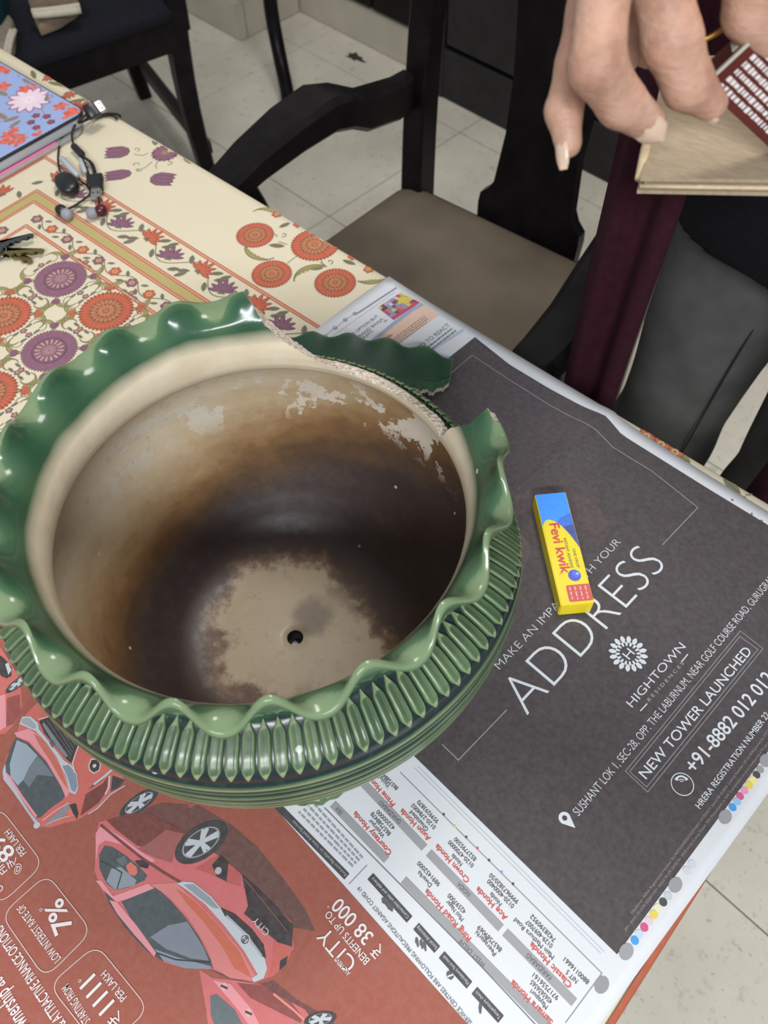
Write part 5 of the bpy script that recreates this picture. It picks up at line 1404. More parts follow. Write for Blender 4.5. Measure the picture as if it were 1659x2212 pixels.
for q, s in (((250, 330), .014), ((330, 420), .013), ((20, 560), .014), ((140, 870), .013), ((180, 930), .012), ((10, 830), .016), ((560, 620), .01)): leaf(lq, lf(*q), q[0] * .01, s * 1.6, s * .6, (142, 126, 116))
for m in range(14):
    a_ = rr.uniform(0, 6.28); p = LC + LE * rr.uniform(.03, .2) + LD * rr.uniform(.02, .32); lq.line(arc(p, rr.uniform(.008, .02), a_, a_ + 2.2, 8), 0.0010, (150, 128, 124), 2)
for k in range(26):
    p = LC + LE * rr.uniform(.02, .23) + LD * rr.uniform(.09, .33); s = rr.uniform(.006, .012)
    for m in range(5): petal(lq, p, 2 * math.pi * m / 5 + k, 0, s, s * .6, ((222, 100, 72), (170, 130, 150), (226, 206, 218))[k % 3], 2)
for a, b in (((-20, 640), (420, 410)), ((-20, 745), (520, 468))): lq.line([lf(*a), lf(*b)], 0.0016, (92, 62, 84), 6)
lp.v += [v for v in lq.v]; off_ = len(lp.v) - len(lq.v); lp.f += [tuple(i + off_ for i in q) for q in lq.f]; lp.c += lq.c
lp.build('floral_cover', M_SLEEVE, lap, 'blue floral print')
FC = T(189, 281, 0.7545)
fold = empty('plastic_folder', (*FC, 0.7512), la, 'clear plastic folder with a pink spine under the laptop', 'folder')
mesh('card', *loft([[(x, y, z) for x, y in rrect(-0.24, -0.016, -0.33, -0.016, 0.01, 4)] for z in (0.0002, 0.0022)]), M_CRIM, fold, True, angle=40)
mesh('sleeve', *loft([[(x, y, z) for x, y in rrect(-0.245 + i, -i, -0.34 + i, -i, 0.016, 6)] for i, z in ((0.0006, 0.0024), (0, 0.0028), (0, 0.0042), (0.0006, 0.0046))]), M_CLEAR, fold, True, angle=40)
mesh('spine', *tube([(-0.0085, -0.04 - .29 * k / 8, 0.0030) for k in range(9)], 0.0026, 10), M_PINK, fold, True, angle=60)

# ------------------------------------------------------------------ earphones and charging cable
ZE = 0.7516
def e3(x, y, z=0.0): p = T(*crop(100, 200, 160 / 1180)(x, y), ZE + z); return np.array([p[0], p[1], ZE + z])
ear = empty('earphones', tuple(e3(480, 1500)), 0, 'black wireless earphones with grey ear tips tangled on the tablecloth', 'earphones')
def wtube(name, pts, r, m, par, n=8, per=6): v, f = tube(catmull(pts, per), r, n); return mesh(name, v, f, m, par, True, world=True, angle=60)
M_GREYT = simple('grey_silicone', (140, 142, 150), 0.5, 0.4, 0.08, 60)
M_MAROON = simple('maroon_metal', (74, 20, 32), 0.3, 0.5, 0.1, 60)
M_STEEL = simple('brushed_steel', (176, 176, 176), 0.3, 0.5, 0.06, 80, metal=0.9)
def blob(name, c, sx, sy, sz, rot, m, par, pw=2.6, cut=None):
    """super-ellipsoid pebble"""
    V = []; F = []; nu, nv = 24, 12
    for j in range(nv + 1):
        b = math.pi * (j / nv - .5)
        for i in range(nu):
            a = 2 * math.pi * i / nu
            f_ = lambda t: math.copysign(abs(t) ** (2 / pw), t)
            x, y, z = f_(math.cos(b)) * f_(math.cos(a)) * sx, f_(math.cos(b)) * f_(math.sin(a)) * sy, f_(math.sin(b)) * sz
            V.append((c[0] + x * math.cos(rot) - y * math.sin(rot), c[1] + x * math.sin(rot) + y * math.cos(rot), c[2] + z))
    for j in range(nv):
        for i in range(nu): a, b = j * nu + i, j * nu + (i + 1) % nu; F.append((a, b, b + nu, a + nu))
    return mesh(name, V, F, m, par, True, world=True, angle=60)
def dirang(a, b): d = e3(*b)[:2] - e3(*a)[:2]; return math.atan2(d[1], d[0])
def mid3(a, b, z): p = (e3(*a, z) + e3(*b, z)) / 2; return p
pa = dirang((240, 1290), (470, 1620))
pc = mid3((190, 1340), (460, 1560), 0.008)
pod = blob('battery_pod', pc, .0185, .0118, .0075, pa, M_BLACKP, ear, 2.4)
def stick(name, a, b, r, m, par, z): 
    A, B_ = e3(*a, z), e3(*b, z); d = (B_ - A) / np.linalg.norm(B_ - A)
    v, f = tube([A, A + d * .0008, A + d * .002, B_ - d * .002, B_ - d * .0008, B_], [r * .5, r * .85, r, r, r * .85, r * .5], 12); return mesh(name, v, f, m, par, True, world=True, angle=60)
stick('remote', (235, 1040), (500, 1330), .0034, M_SILVER, ear, .0075)
stick('remote', (540, 1060), (620, 1270), .0026, M_SILVER, ear, .0055)
stick('joint', (430, 850), (580, 1000), .0042, M_BLACKP, ear, .0055)
stick('joint', (660, 1290), (690, 1500), .0026, M_BLACKP, ear, .006)
wtube('cord', [e3(500, 440, .012), e3(420, 600, .011), e3(410, 720, .006), e3(450, 860, .004), e3(550, 1010, .005), e3(660, 1250, .005), e3(700, 1450, .006), e3(700, 1600, .005), e3(600, 1700, .004), e3(400, 1830, .004), e3(270, 1870, .005)], .0013, M_RUBBER, ear)
wtube('cord', [e3(520, 470, .011), e3(330, 600, .010), e3(230, 760, .003), e3(190, 980, .003), e3(200, 1180, .004), e3(240, 1290, .006)], .0012, M_RUBBER, ear)
wtube('cord', [e3(560, 1010, .004), e3(700, 1120, .003), e3(760, 1280, .003), e3(800, 1420, .004), e3(820, 1600, .004), e3(840, 1750, .005), e3(850, 1830, .006)], .0012, M_RUBBER, ear)
wtube('cord', [e3(480, 1330, .005), e3(560, 1420, .003), e3(640, 1480, .003), e3(700, 1560, .003)], .0012, M_RUBBER, ear)
for (cb, ct_, m) in (((240, 1880), (345, 1950), M_BLACKP), ((870, 1880), (705, 1930), M_MAROON)):
    b = blob('earbud', e3(*cb, .0065), .0070, .0062, .0062, dirang(cb, ct_), m, ear, 2.2)
    ba = dirang(cb, ct_)
    pts = [e3(*cb, .0065) * (1 - t) + e3(*ct_, .0060) * t for t in (.35, .55, .75, 1.0, 1.25, 1.4)]
    v, f = tube(pts, [.0035, .0058, .0063, .0061, .0050, .0030], 14)
    tip = mesh('ear_tip', v, f, M_GREYT, None, True, world=True, angle=60); tip.parent = b
    tip.location = tuple(-np.array(ear.location))
usb = empty('usb_cable', tuple(e3(760, 1450)), 0, 'black charging cable with two steel plugs looped over the laptop corner', 'cable')
def plug(a, b, c_, wid, z, z2, tilt=0.0):
    """body a->b, metal tongue b->c"""
    A, B_, C_ = e3(*a, z), e3(*b, z), e3(*c_, z2)
    def slab(name, P, Q, w, h, m, par):
        d = (Q - P) / np.linalg.norm(Q - P); uv = np.array((0, 0, 1.0)); cv = np.array((0, 0, CAM_Z)) - P; uv = uv + tilt * cv / np.linalg.norm(cv); s = np.cross(d, uv); s /= np.linalg.norm(s); u = np.cross(s, d)
        q = min(w, h) * .16; secs = []
        for t, e in ((0, .9), (.04, 1), (.96, 1), (1, .94)):
            p = P + (Q - P) * t
            secs.append([p + s * sx * (w / 2 * e - kx) + u * sy * (h / 2 * e - ky) for sx, sy, kx, ky in ((1, 1, 0, q), (1, 1, q, 0), (-1, 1, q, 0), (-1, 1, 0, q), (-1, -1, 0, q), (-1, -1, q, 0), (1, -1, q, 0), (1, -1, 0, q))])
        return mesh(name, *loft(secs), m, par, True, world=True, angle=40), s, u
    p, s, u = slab('plug', A, B_, wid, .0075, M_BLACKP, usb)
    t, s, u = slab('plug_tongue', B_, C_, wid * .78, .0046, M_STEEL, None)
    t.parent = p; t.location = tuple(-np.array(usb.location))
    dd = (C_ - B_)
    for sg in (-1, 1):
        q = B_ + dd * .55 + s * sg * wid * .18 + u * .00235
        V = [q + s * x * .0009 + dd / np.linalg.norm(dd) * y * .0012 for x, y in ((-1, -1), (1, -1), (1, 1), (-1, 1))]
        h = mesh('plug_slot', [tuple(w) for w in V] + [tuple(w + u * .0001) for w in V], [(0, 3, 2, 1), (4, 5, 6, 7), (0, 1, 5, 4), (1, 2, 6, 5), (2, 3, 7, 6), (3, 0, 4, 7)], M_BLACKP, None, False, world=True); h.parent = p; h.location = tuple(-np.array(usb.location))
plug((640, 330), (800, 250), (905, 200), .0165, .0240, .0240, 2.0)
plug((800, 1330), (800, 1540), (790, 1680), .0145, .0075, .0055)
wtube('cord', [e3(640, 350, .0215), e3(540, 430, .018), e3(520, 480, .014), e3(620, 440, .008), e3(760, 385, .004), e3(950, 340, .0022), e3(1120, 345, .0022), e3(1180, 380, .0022)], .0016, M_RUBBER, usb)
wtube('cord', [e3(650, 400, .016), e3(780, 400, .004), e3(930, 360, .0022), e3(1070, 380, .0022), e3(1130, 420, .0022)], .0014, M_RUBBER, usb)
wtube('cord', [e3(790, 1340, .0075), e3(770, 1230, .006), e3(720, 1120, .0065), e3(600, 1030, .009), e3(560, 960, .009)], .0016, M_RUBBER, usb)

# ------------------------------------------------------------------ keys
M_KEYG = simple('grey_key_steel', (92, 94, 98), 0.35, 0.5, 0.1, 80, metal=0.8)
M_KEYB = simple('worn_brass_key', (128, 116, 74), 0.4, 0.5, 0.15, 80, metal=0.7)
k0 = crop(0, 420, 300 / 1659)
def kz(x, y, z): p = T(*k0(x, y), 0.7516 + z); return np.array([p[0], p[1], 0.7516 + z])
keys = empty('key_bunch', tuple(kz(60, 690, 0)), 0, 'bunch of grey and brass keys lying on the flowered tablecloth', 'keys')
def key(head, tip, m, w, z, dent):
    A, B_ = kz(*head, z), kz(*tip, z); d = B_ - A; L = np.linalg.norm(d); d /= L; s = np.array([-d[1], d[0], 0])
    outl = []
    for k in range(13):
        a = math.pi * .28 + (2 * math.pi - math.pi * .56) * k / 12; outl.append((-w * 1.0 + w * 1.25 * math.cos(a), w * 1.25 * math.sin(a)))
    n = 9; x0 = outl[-1][0]
    low = [(x0 + .001, -w * .42)]; 
    for k in range(n): xx = .004 + (L - .006) * k / (n - 1); low += [(xx, -w * .42 + dent * (w * .30 if k % 2 else 0)), (xx + (L / n) * .45, -w * .42 + dent * (w * .22 if k % 3 else 0.0))]
    outl = outl + low + [(L, -w * .1), (L + .001, w * .2), (L - .002, w * .42), (x0 + .001, w * .42)]
    bm = bmesh.new()
    fc = bm.faces.new([bm.verts.new(tuple(A + d * x + s * y)) for x, y in outl]); bmesh.ops.triangulate(bm, faces=[fc])
    r = bmesh.ops.extrude_face_region(bm, geom=bm.faces[:]); bmesh.ops.translate(bm, verts=[v for v in r['geom'] if isinstance(v, bmesh.types.BMVert)], vec=(0, 0, .0021)); bmesh.ops.recalc_face_normals(bm, faces=bm.faces[:])
    V = [tuple(v.co) for v in bm.verts]; bm.verts.index_update(); F = [tuple(v.index for v in f.verts) for f in bm.faces]; bm.free()
    return mesh('key', V, F, m, keys, False, world=True)
key((40, 620), (400, 500), M_KEYG, .0085, .0062, 1); key((-40, 730), (520, 690), M_KEYB, .0085, .0034, 1); key((30, 700), (380, 820), M_KEYB, .0078, .0006, 1)
V, F = tube([kz(-60, 690, .004) + .012 * np.array([math.cos(a), math.sin(a), .1 * math.sin(a)]) for a in np.linspace(0, 2 * math.pi, 25)], .0009, 6); mesh('key_ring', V, F, M_STEEL, keys, True, world=True)

# ------------------------------------------------------------------ cloths left on the far chair
M_TAN = simple('tan_canvas', (128, 112, 96), 0.9, 0.2, 0.15, 60, 0.2); M_PALE = simple('pale_hem_tape', (190, 182, 166), 0.9, 0.2, 0.08, 80); M_TEAL = simple('teal_cotton', (14, 52, 60), 0.9, 0.2, 0.25, 40, 0.2)
kg = crop(0, 0, 240 / 1659)
def gz(x, y, z): p = T(*kg(x, y), z); return np.array([p[0], p[1], z])
def cushion(name, pts, z0, h, m, par, crown=0.3):
    """soft folded cloth: outline on the seat, rounded edges"""
    P = [gz(*p, z0)[:2] for p in pts]; c = sum(P) / len(P); dn = []
    for i in range(len(P)):
        for k in range(4): dn.append(P[i] + (P[(i + 1) % len(P)] - P[i]) * k / 4)
    secs = [[(*(c + (p - c) * s), z0 + z) for p in dn] for s, z in ((.96, 0), (1.0, h * .25), (1.0, h * .6), (.96, h * .9), (.85, h * 1.02), (.5, h * (1.05 + crown * .3)))]
    return mesh(name, *loft(secs), m, par, True, world=True, angle=60)
ZS = 0.4735
c0 = gz(840, 300, ZS)
pouch = empty('folded_cloth', tuple(c0), 0, 'folded tan cloth with a double pale hem on the dark chair seat', 'cloth')
cushion('cloth_body', ((520, 250), (1190, 190), (1190, 240), (900, 430), (620, 540), (560, 430)), ZS, .020, M_TAN, pouch)
cushion('cloth_fold', ((465, 130), (620, 80), (960, 30), (1195, 60), (1200, 130), (860, 190), (500, 225)), ZS + .004, .034, M_TAN, pouch)
for a, b, r in (((480, 175), (1195, 85), .0065), ((500, 222), (1205, 138), .0075)):
    P = [gz(a[0] + (b[0] - a[0]) * t, a[1] + (b[1] - a[1]) * t + 12 * math.sin(3 * t), ZS + .036) for t in np.linspace(0, 1, 9)]
    v, f = tube(P, r, 8); mesh('hem', v, f, M_PALE, pouch, True, world=True)
c0 = gz(120, 700, ZS)
st_ = empty('striped_cloth', tuple(c0), 0, 'crumpled beige striped cloth on the near edge of the dark chair seat', 'cloth')
cushion('cloth_body', ((190, 360), (250, 440), (250, 640), (230, 820), (110, 930), (20, 900), (-60, 760), (-40, 600), (90, 520)), ZS, .022, simple('beige_canvas', (128, 122, 106), 0.9, 0.2, 0.15, 60, 0.2), st_)
for a in (0, 55):
    P = [gz(x + a, y, ZS + .026) for x, y in ((170, 450), (130, 560), (100, 680), (80, 800), (70, 900))]; v, f = tube(catmull(P, 4), .0045, 8); mesh('stripe', v, f, M_PALE, st_, True, world=True)
tc = empty('teal_cloth', tuple(gz(0, 250, ZS)), 0, 'dark teal cloth heaped at the left end of the dark chair seat', 'cloth')
cushion('cloth_body', ((-200, 0), (60, -40), (150, 120), (120, 380), (40, 520), (-200, 560)), ZS, .045, M_TEAL, tc)

# ------------------------------------------------------------------ floor stand behind the armchair
stand = empty('floor_stand', (-1.76, 1.335, 0), 0, 'black curved pole of a floor stand seen behind the armchair arm', 'stand')
P = [(-1.76, 1.335, 0.0), (-1.80, 1.37, 0.03), (-1.865, 1.41, 0.09), (-1.903, 1.43, 0.19), (-1.898, 1.43, 0.30), (-1.89, 1.43, 0.6), (-1.88, 1.43, 1.1), (-1.87, 1.43, 1.5)]
v, f = tube(catmull(P, 5), 0.020, 14); mesh('pole', v, f, M_EBONY, stand, True, world=True)
v, f = tube([(-1.87, 1.43, 1.5 + .0001 * k + .012 * k) for k in range(4)], [.02, .03, .03, .012], 14); mesh('finial', v, f, M_EBONY, stand, True, world=True)

# ------------------------------------------------------------------ the person: one smooth body grown from rounded limbs
class Field:
    """smooth union of tapered capsules and ellipsoids, polygonised on a grid (surface nets)"""
    def __init__(self): self.p = []
    def cap(self, a, b, ra, rb, k=0.008, flat=None):
        self.p.append(('c', np.array(a, float), np.array(b, float), ra, rb, k, flat)); return self
    def chain(self, pts, rs, k=0.004):
        for i in range(len(pts) - 1): self.cap(pts[i], pts[i + 1], rs[i], rs[i + 1], k)
        return self
    def ell(self, c, r, k=0.01, rot=None, sub=False):
        self.p.append(('s' if sub else 'e', np.array(c, float), np.array(r, float), rot, None, k, None)); return self
    def half(self, c, n): self.p.append(('h', np.array(c, float), np.array(n, float), 0, 0, 0, None)); return self
    def eval(self, X):
        d = np.full(len(X), 1e3, np.float64)
        for t, a, b, ra, rb, k, fl in self.p:
            if t == 'c':
                pa = X - a; ba = b - a
                if fl is not None:
                    pa = pa / fl; ba = ba / fl
                h = np.clip(pa @ ba / (ba @ ba), 0, 1)
                q = np.linalg.norm(pa - h[:, None] * ba, axis=1) - (ra + (rb - ra) * h)
            elif t == 'h': d = np.maximum(d, (X - a) @ b); continue
            else:
                q0 = X - a
                if ra is not None: q0 = q0 @ ra
                k0 = np.linalg.norm(q0 / b, axis=1); k1 = np.linalg.norm(q0 / (b * b), axis=1) + 1e-12
                q = k0 * (k0 - 1) / k1
                if t == 's':
                    h = np.maximum(k - np.abs(-q - d), 0) / k; d = np.maximum(d, -q) + h * h * k * .25; continue
            h = np.maximum(k - np.abs(q - d), 0) / k
            d = np.minimum(d, q) - h * h * k * 0.25
        return d
    def mesh(self, lo, hi, h, block=8):
        lo = np.array(lo, float); n = np.ceil((np.array(hi) - lo) / h / block).astype(int) * block
        nb = n // block
        ci = np.stack(np.meshgrid(*[np.arange(m) for m in nb], indexing='ij'), -1).reshape(-1, 3)
        D = self.eval(lo + (ci * block + block / 2) * h)
        G = np.repeat(np.repeat(np.repeat(D.reshape(nb).astype(np.float32), block, 0), block, 1), block, 2)
        loc = np.stack(np.meshgrid(*[np.arange(block)] * 3, indexing='ij'), -1).reshape(-1, 3)
        act = ci[np.abs(D) < block * h * 1.25]
        for s in range(0, len(act), 400):
            idx = (act[s:s + 400, None] * block + loc[None]).reshape(-1, 3)
            G[idx[:, 0], idx[:, 1], idx[:, 2]] = self.eval(lo + idx * h)
        S = G < 0; cnt = np.zeros(n - 1, np.int8)
        offs = [(i, j, k) for i in (0, 1) for j in (0, 1) for k in (0, 1)]
        for o in offs: cnt += S[o[0]:n[0] - 1 + o[0], o[1]:n[1] - 1 + o[1], o[2]:n[2] - 1 + o[2]]
        A = np.argwhere((cnt > 0) & (cnt < 8))
        vid = np.full(n - 1, -1, np.int32); vid[A[:, 0], A[:, 1], A[:, 2]] = np.arange(len(A))
        acc = np.zeros((len(A), 3)); c = np.zeros(len(A))
        for o in offs:
            for ax in range(3):
                if o[ax]: continue
                p = A + o; q = p.copy(); q[:, ax] += 1
                f0 = G[p[:, 0], p[:, 1], p[:, 2]].astype(float); f1 = G[q[:, 0], q[:, 1], q[:, 2]].astype(float)
                m = (f0 < 0) != (f1 < 0); t = np.where(m, f0 / np.where(m, f0 - f1, 1), 0)
                w = p.astype(float); w[:, ax] += t
                acc[m] += w[m]; c[m] += 1
        V = lo + acc / c[:, None] * h; F = []
        for ax in range(3):
            u, v = (ax + 1) % 3, (ax + 2) % 3
            sl0 = [slice(1, n[i] - 1) for i in range(3)]; sl1 = list(sl0); sl0[ax] = slice(0, n[ax] - 1); sl1[ax] = slice(1, n[ax])
            E = np.argwhere(S[tuple(sl0)] != S[tuple(sl1)]); off = np.ones(3, int); off[ax] = 0; E = E + off
            E = E[(E[:, u] < n[u] - 1) & (E[:, v] < n[v] - 1) & (E[:, ax] < n[ax] - 1)]
            ins = S[E[:, 0], E[:, 1], E[:, 2]]
            eu = np.zeros(3, int); eu[u] = 1; ev = np.zeros(3, int); ev[v] = 1
            Q = [E - eu - ev, E - ev, E, E - eu]
            I = np.stack([vid[q[:, 0], q[:, 1], q[:, 2]] for q in Q], 1)
            I = np.where(ins[:, None], I, I[:, ::-1]); F.append(I[(I >= 0).all(1)])
        return V, np.vstack(F).tolist()

def skin_material():
    k = N('skin')
    v = k.n('ShaderNodeNewGeometry').outputs['Position']
    n1 = k.noise(55.0, 4.0, 0.6, vec=v); n2 = k.noise(420.0, 3.0, 0.7, vec=v); n3 = k.noise(170.0, 2.0, 0.5, vec=v, stretch=(1, 1, 2.5))
    c = k.ramp(n1, [(0.3, lin((150, 114, 94))), (0.5, lin((180, 142, 120))), (0.7, lin((194, 160, 140)))])
    k.base(k.mix(k.math('MULTIPLY', n3, 0.25), c, lin((190, 134, 124)))).set(Roughness=0.5, Specular=0.4, Subsurface_Weight=0.12)
    k.b.inputs['Subsurface Radius'].default_value = (0.008, 0.003, 0.002)
    k.bump(k.math('ADD', n2, k.math('MULTIPLY', n3, 1.5)), 0.3, 0.0012)
    return k.m
M_SKIN = skin_material()
M_NAIL = simple('fingernail', (206, 178, 156), 0.3, 0.5, 0.05, 200)
M_TOP = simple('black_knit', (17, 17, 21), 0.9, 0.2, 0.25, 300, 0.2)
M_JEAN = simple('charcoal_trouser_cloth', (84, 84, 83), 0.9, 0.2, 0.18, 26, 0.15)
M_SEAM = simple('dark_seam_thread', (44, 44, 44), 0.9, 0.2)
M_SHAWL = simple('maroon_wool', (50, 13, 28), 0.9, 0.25, 0.22, 120, 0.3)
M_HAIR = simple('grey_hair', (120, 116, 112), 0.6, 0.3, 0.3, 200)
M_SHOE = simple('black_slipper', (30, 28, 28), 0.6, 0.3, 0.2, 60)
M_GOLD = simple('gold_bangle', (206, 164, 84), 0.25, 0.5, 0.05, 60, metal=0.9)
person = empty('person', (-0.13, 0.70, 0.0), 0, 'person in black top and maroon shawl standing behind the table, holding a red box', 'person')

HB = Field()
# torso, neck, head bowed over the table
HB.ell((-0.13, 0.72, 1.02), (0.150, 0.098, 0.20), 0.05).ell((-0.13, 0.73, 1.25), (0.165, 0.10, 0.18), 0.06)
HB.cap((-0.30, 0.72, 1.345), (0.04, 0.72, 1.345), 0.052, 0.052, 0.05)
HB.cap((-0.13, 0.725, 1.36), (-0.13, 0.685, 1.49), 0.058, 0.052, 0.03)
hc = np.array((-0.13, 0.645, 1.575)); tl = math.radians(28)
RT = np.array([[1, 0, 0], [0, math.cos(tl), -math.sin(tl)], [0, math.sin(tl), math.cos(tl)]])
def hd(x, y, z): return hc + RT @ np.array((x, y, z))
HB.ell(hd(0, 0.01, 0.02), (0.075, 0.095, 0.095), 0.03, RT).ell(hd(0, -0.03, -0.045), (0.056, 0.062, 0.07), 0.04, RT)
HB.cap(hd(0, -0.088, 0.005), hd(0, -0.112, -0.032), 0.009, 0.014, 0.012).cap(hd(-.02, -0.088, -.070), hd(.02, -0.088, -.070), 0.009, 0.009, 0.01).ell(hd(0, -0.078, -.105), (0.022, 0.018, 0.016), 0.02)
for s in (-1, 1):
    HB.ell(hd(s * .033, -0.097, 0.006), (0.018, 0.012, 0.011), 0.012, RT, True); HB.ell(hd(s * .077, 0.012, -0.008), (0.010, 0.020, 0.032), 0.008, RT)
    HB.ell(hd(s * .035, -0.066, -0.03), (0.024, 0.02, 0.02), 0.02, RT)
# right arm and hand (at the left in the photograph)
sR, eR, wR = (-0.315, 0.715, 1.345), (-0.37, 0.50, 1.175), (-0.191, 0.320, 1.208)
HB.cap(sR, eR, 0.050, 0.040, 0.03).cap(eR, wR, 0.041, 0.026, 0.02)
HB.cap(wR, (-0.172, 0.288, 1.199), 0.025, 0.027, 0.015)
def digit(pts, rs, k=0.004): HB.chain(pts, rs, k)
kn = [(-0.155, 0.262, 1.192), (-0.166, 0.268, 1.190), (-0.170, 0.279, 1.187), (-0.165, 0.290, 1.184)]
for q in kn: HB.cap((-0.178, 0.300, 1.202), q, 0.018, 0.0125, 0.012)
digit([kn[0], (-0.1490, 0.2440, 1.1790), (-0.1395, 0.2325, 1.1640), (-0.1330, 0.2420, 1.1500), (-0.1270, 0.2530, 1.1405)], [0.0112, 0.0084, 0.0092, 0.0080, 0.0064], 0.0025)
digit([kn[1], (-0.1640, 0.2590, 1.1640), (-0.1600, 0.2520, 1.1490), (-0.1545, 0.2410, 1.1390), (-0.1465, 0.2355, 1.1320)], [0.0100, 0.0066, 0.0070, 0.0066, 0.0050], 0.0025)
digit([kn[2], (-0.1660, 0.2830, 1.1590), (-0.1630, 0.2840, 1.1460), (-0.1550, 0.2760, 1.1440)], [0.0110, 0.0085, 0.0078, 0.0062])
digit([kn[3], (-0.1630, 0.2970, 1.1550), (-0.1590, 0.2970, 1.1440), (-0.1520, 0.2890, 1.1420)], [0.0100, 0.0076, 0.0070, 0.0058])
digit([(-0.170, 0.294, 1.198), (-0.1510, 0.2755, 1.1890), (-0.1425, 0.2675, 1.1760), (-0.1318, 0.2645, 1.1625), (-0.1235, 0.2685, 1.1490), (-0.1165, 0.2760, 1.1415)], [0.015, 0.0118, 0.0092, 0.0096, 0.0084, 0.0060], 0.003)
# left arm and hand
sL, eL, wL = (0.055, 0.715, 1.345), (0.135, 0.50, 1.185), (-0.055, 0.345, 1.218)
HB.cap(sL, eL, 0.050, 0.040, 0.03).cap(eL, wL, 0.041, 0.026, 0.02)
HB.cap(wL, (-0.085, 0.330, 1.212), 0.025, 0.026, 0.012)
kl = [(-0.125, 0.300, 1.192), (-0.118, 0.307, 1.190), (-0.110, 0.314, 1.190), (-0.100, 0.320, 1.190)]
for q in kl: HB.cap((-0.082, 0.332, 1.212), q, 0.018, 0.0120, 0.012)
digit([kl[0], (-0.1250, 0.2945, 1.1760), (-0.1215, 0.2950, 1.1640), (-0.1190, 0.2980, 1.1585)], [0.0115, 0.0090, 0.0086, 0.0070])
digit([kl[1], (-0.1180, 0.3010, 1.1720), (-0.1140, 0.3010, 1.1590), (-0.1120, 0.3030, 1.1535)], [0.0115, 0.0092, 0.0086, 0.0070])
digit([kl[2], (-0.1090, 0.3070, 1.1680), (-0.1050, 0.3060, 1.1540), (-0.1030, 0.3080, 1.1480)], [0.0110, 0.0088, 0.0082, 0.0068])
digit([kl[3], (-0.0990, 0.3130, 1.1660), (-0.0960, 0.3110, 1.1520), (-0.0940, 0.3130, 1.1450)], [0.0100, 0.0080, 0.0074, 0.0062])
digit([(-0.088, 0.318, 1.200), (-0.0700, 0.3060, 1.1780), (-0.0690, 0.2990, 1.1560), (-0.0760, 0.2990, 1.1380)], [0.015, 0.0115, 0.0105, 0.0080], 0.006)
v, f = HB.mesh((-0.45, 0.21, 0.84), (0.21, 0.86, 1.70), 0.0021)
body = mesh('body', v, f, M_SKIN, person, True, world=True)
def nail(c, along, normal, L, W_):
    c = np.array(c, float); d = np.array(along, float); d /= np.linalg.norm(d); n = np.array(normal, float); n -= d * (n @ d); n /= np.linalg.norm(n); s = np.cross(d, n)
    V = []; F = []; nu, nv = 10, 10
    for side in (1, 0):
        for i in range(nu + 1):
            for j in range(nv + 1):
                x, y = i / nu, (j / nv - .5) * 2
                wd = W_ / 2 * (0.86 + .14 * math.sin(math.pi * min(1, x * 1.1))) * (1 if x < .72 else math.cos((x - .72) / .28 * 1.15))
                V.append(tuple(c + d * (x - .5) * L + s * y * wd + n * (-.0022 * (y * y) * (W_ / .010) - .0012 * (x - .3) ** 2 + (.0006 if side else -.0002))))
    m = (nu + 1) * (nv + 1)
    for i in range(nu):
        for j in range(nv):
            a = i * (nv + 1) + j; F.append((a, a + nv + 1, a + nv + 2, a + 1)); F.append((a + m, a + m + 1, a + m + nv + 2, a + m + nv + 1))
    for i in range(nu):
        for j in (0, nv):
            a = i * (nv + 1) + j; F.append((a, a + m, a + m + nv + 1, a + nv + 1))
    o = mesh('fingernail', V, F, M_NAIL, None, True, world=True, angle=60); o.parent = body; o.location = tuple(-np.array(person.location)); return o
def tocam(p): q = np.array((0, 0, CAM_Z)) - np.array(p); return q / np.linalg.norm(q)
p = np.array((-0.1270, 0.2530, 1.1405)); d = np.array((0.0060, 0.0115, -0.0098)); nn = tocam(p) * .8 + np.array((0.25, 0, -.35)); nn /= np.linalg.norm(nn)
nail(p + d / np.linalg.norm(d) * .0020 + nn * .0064, d, nn, 0.0125, 0.0104)
p = np.array((-0.1465, 0.2355, 1.1320)); d = np.array((0.006, -0.0045, -0.0085)); nn = tocam(p) * .5 + np.array((-0.6, -.5, -.1)); nn /= np.linalg.norm(nn)
nail(p + d / np.linalg.norm(d) * .0025 + nn * .0042, d, nn, 0.0120, 0.0070)
p = np.array((-0.1165, 0.2760, 1.1415)); d = np.array((0.007, 0.0075, -0.0075)); nn = tocam(p) * .5 + np.array((-0.1, .1, -.7)); nn /= np.linalg.norm(nn)
nail(p + d / np.linalg.norm(d) * .000 + nn * .0052, d, nn, 0.0095, 0.0082)

TP = Field()
TP.ell((-0.13, 0.72, 0.98), (0.160, 0.116, 0.23), 0.06).ell((-0.13, 0.725, 1.24), (0.180, 0.118, 0.19), 0.06).cap((-0.305, 0.72, 1.338), (0.045, 0.72, 1.338), 0.062, 0.062, 0.05)
TP.cap((-0.315, 0.715, 1.340), (-0.37, 0.50, 1.175), 0.062, 0.054, 0.03).cap((-0.37, 0.50, 1.175), (-0.245, 0.372, 1.197), 0.054, 0.042, 0.02)
TP.cap((0.055, 0.715, 1.340), (0.135, 0.50, 1.185), 0.062, 0.054, 0.03).cap((0.135, 0.50, 1.185), (0.005, 0.392, 1.207), 0.054, 0.042, 0.02)
TP.cap((-0.195, 0.715, 0.84), (-0.07, 0.715, 0.84), 0.112, 0.112, 0.06)
TP.half((0, 0, 0.822), (0, 0, -1.0))
v, f = TP.mesh((-0.47, 0.30, 0.80), (0.25, 0.90, 1.44), 0.006); o = mesh('top', v, f, M_TOP, person, True, world=True); o['label'] = 'plain black long-sleeved top'
JN = Field()
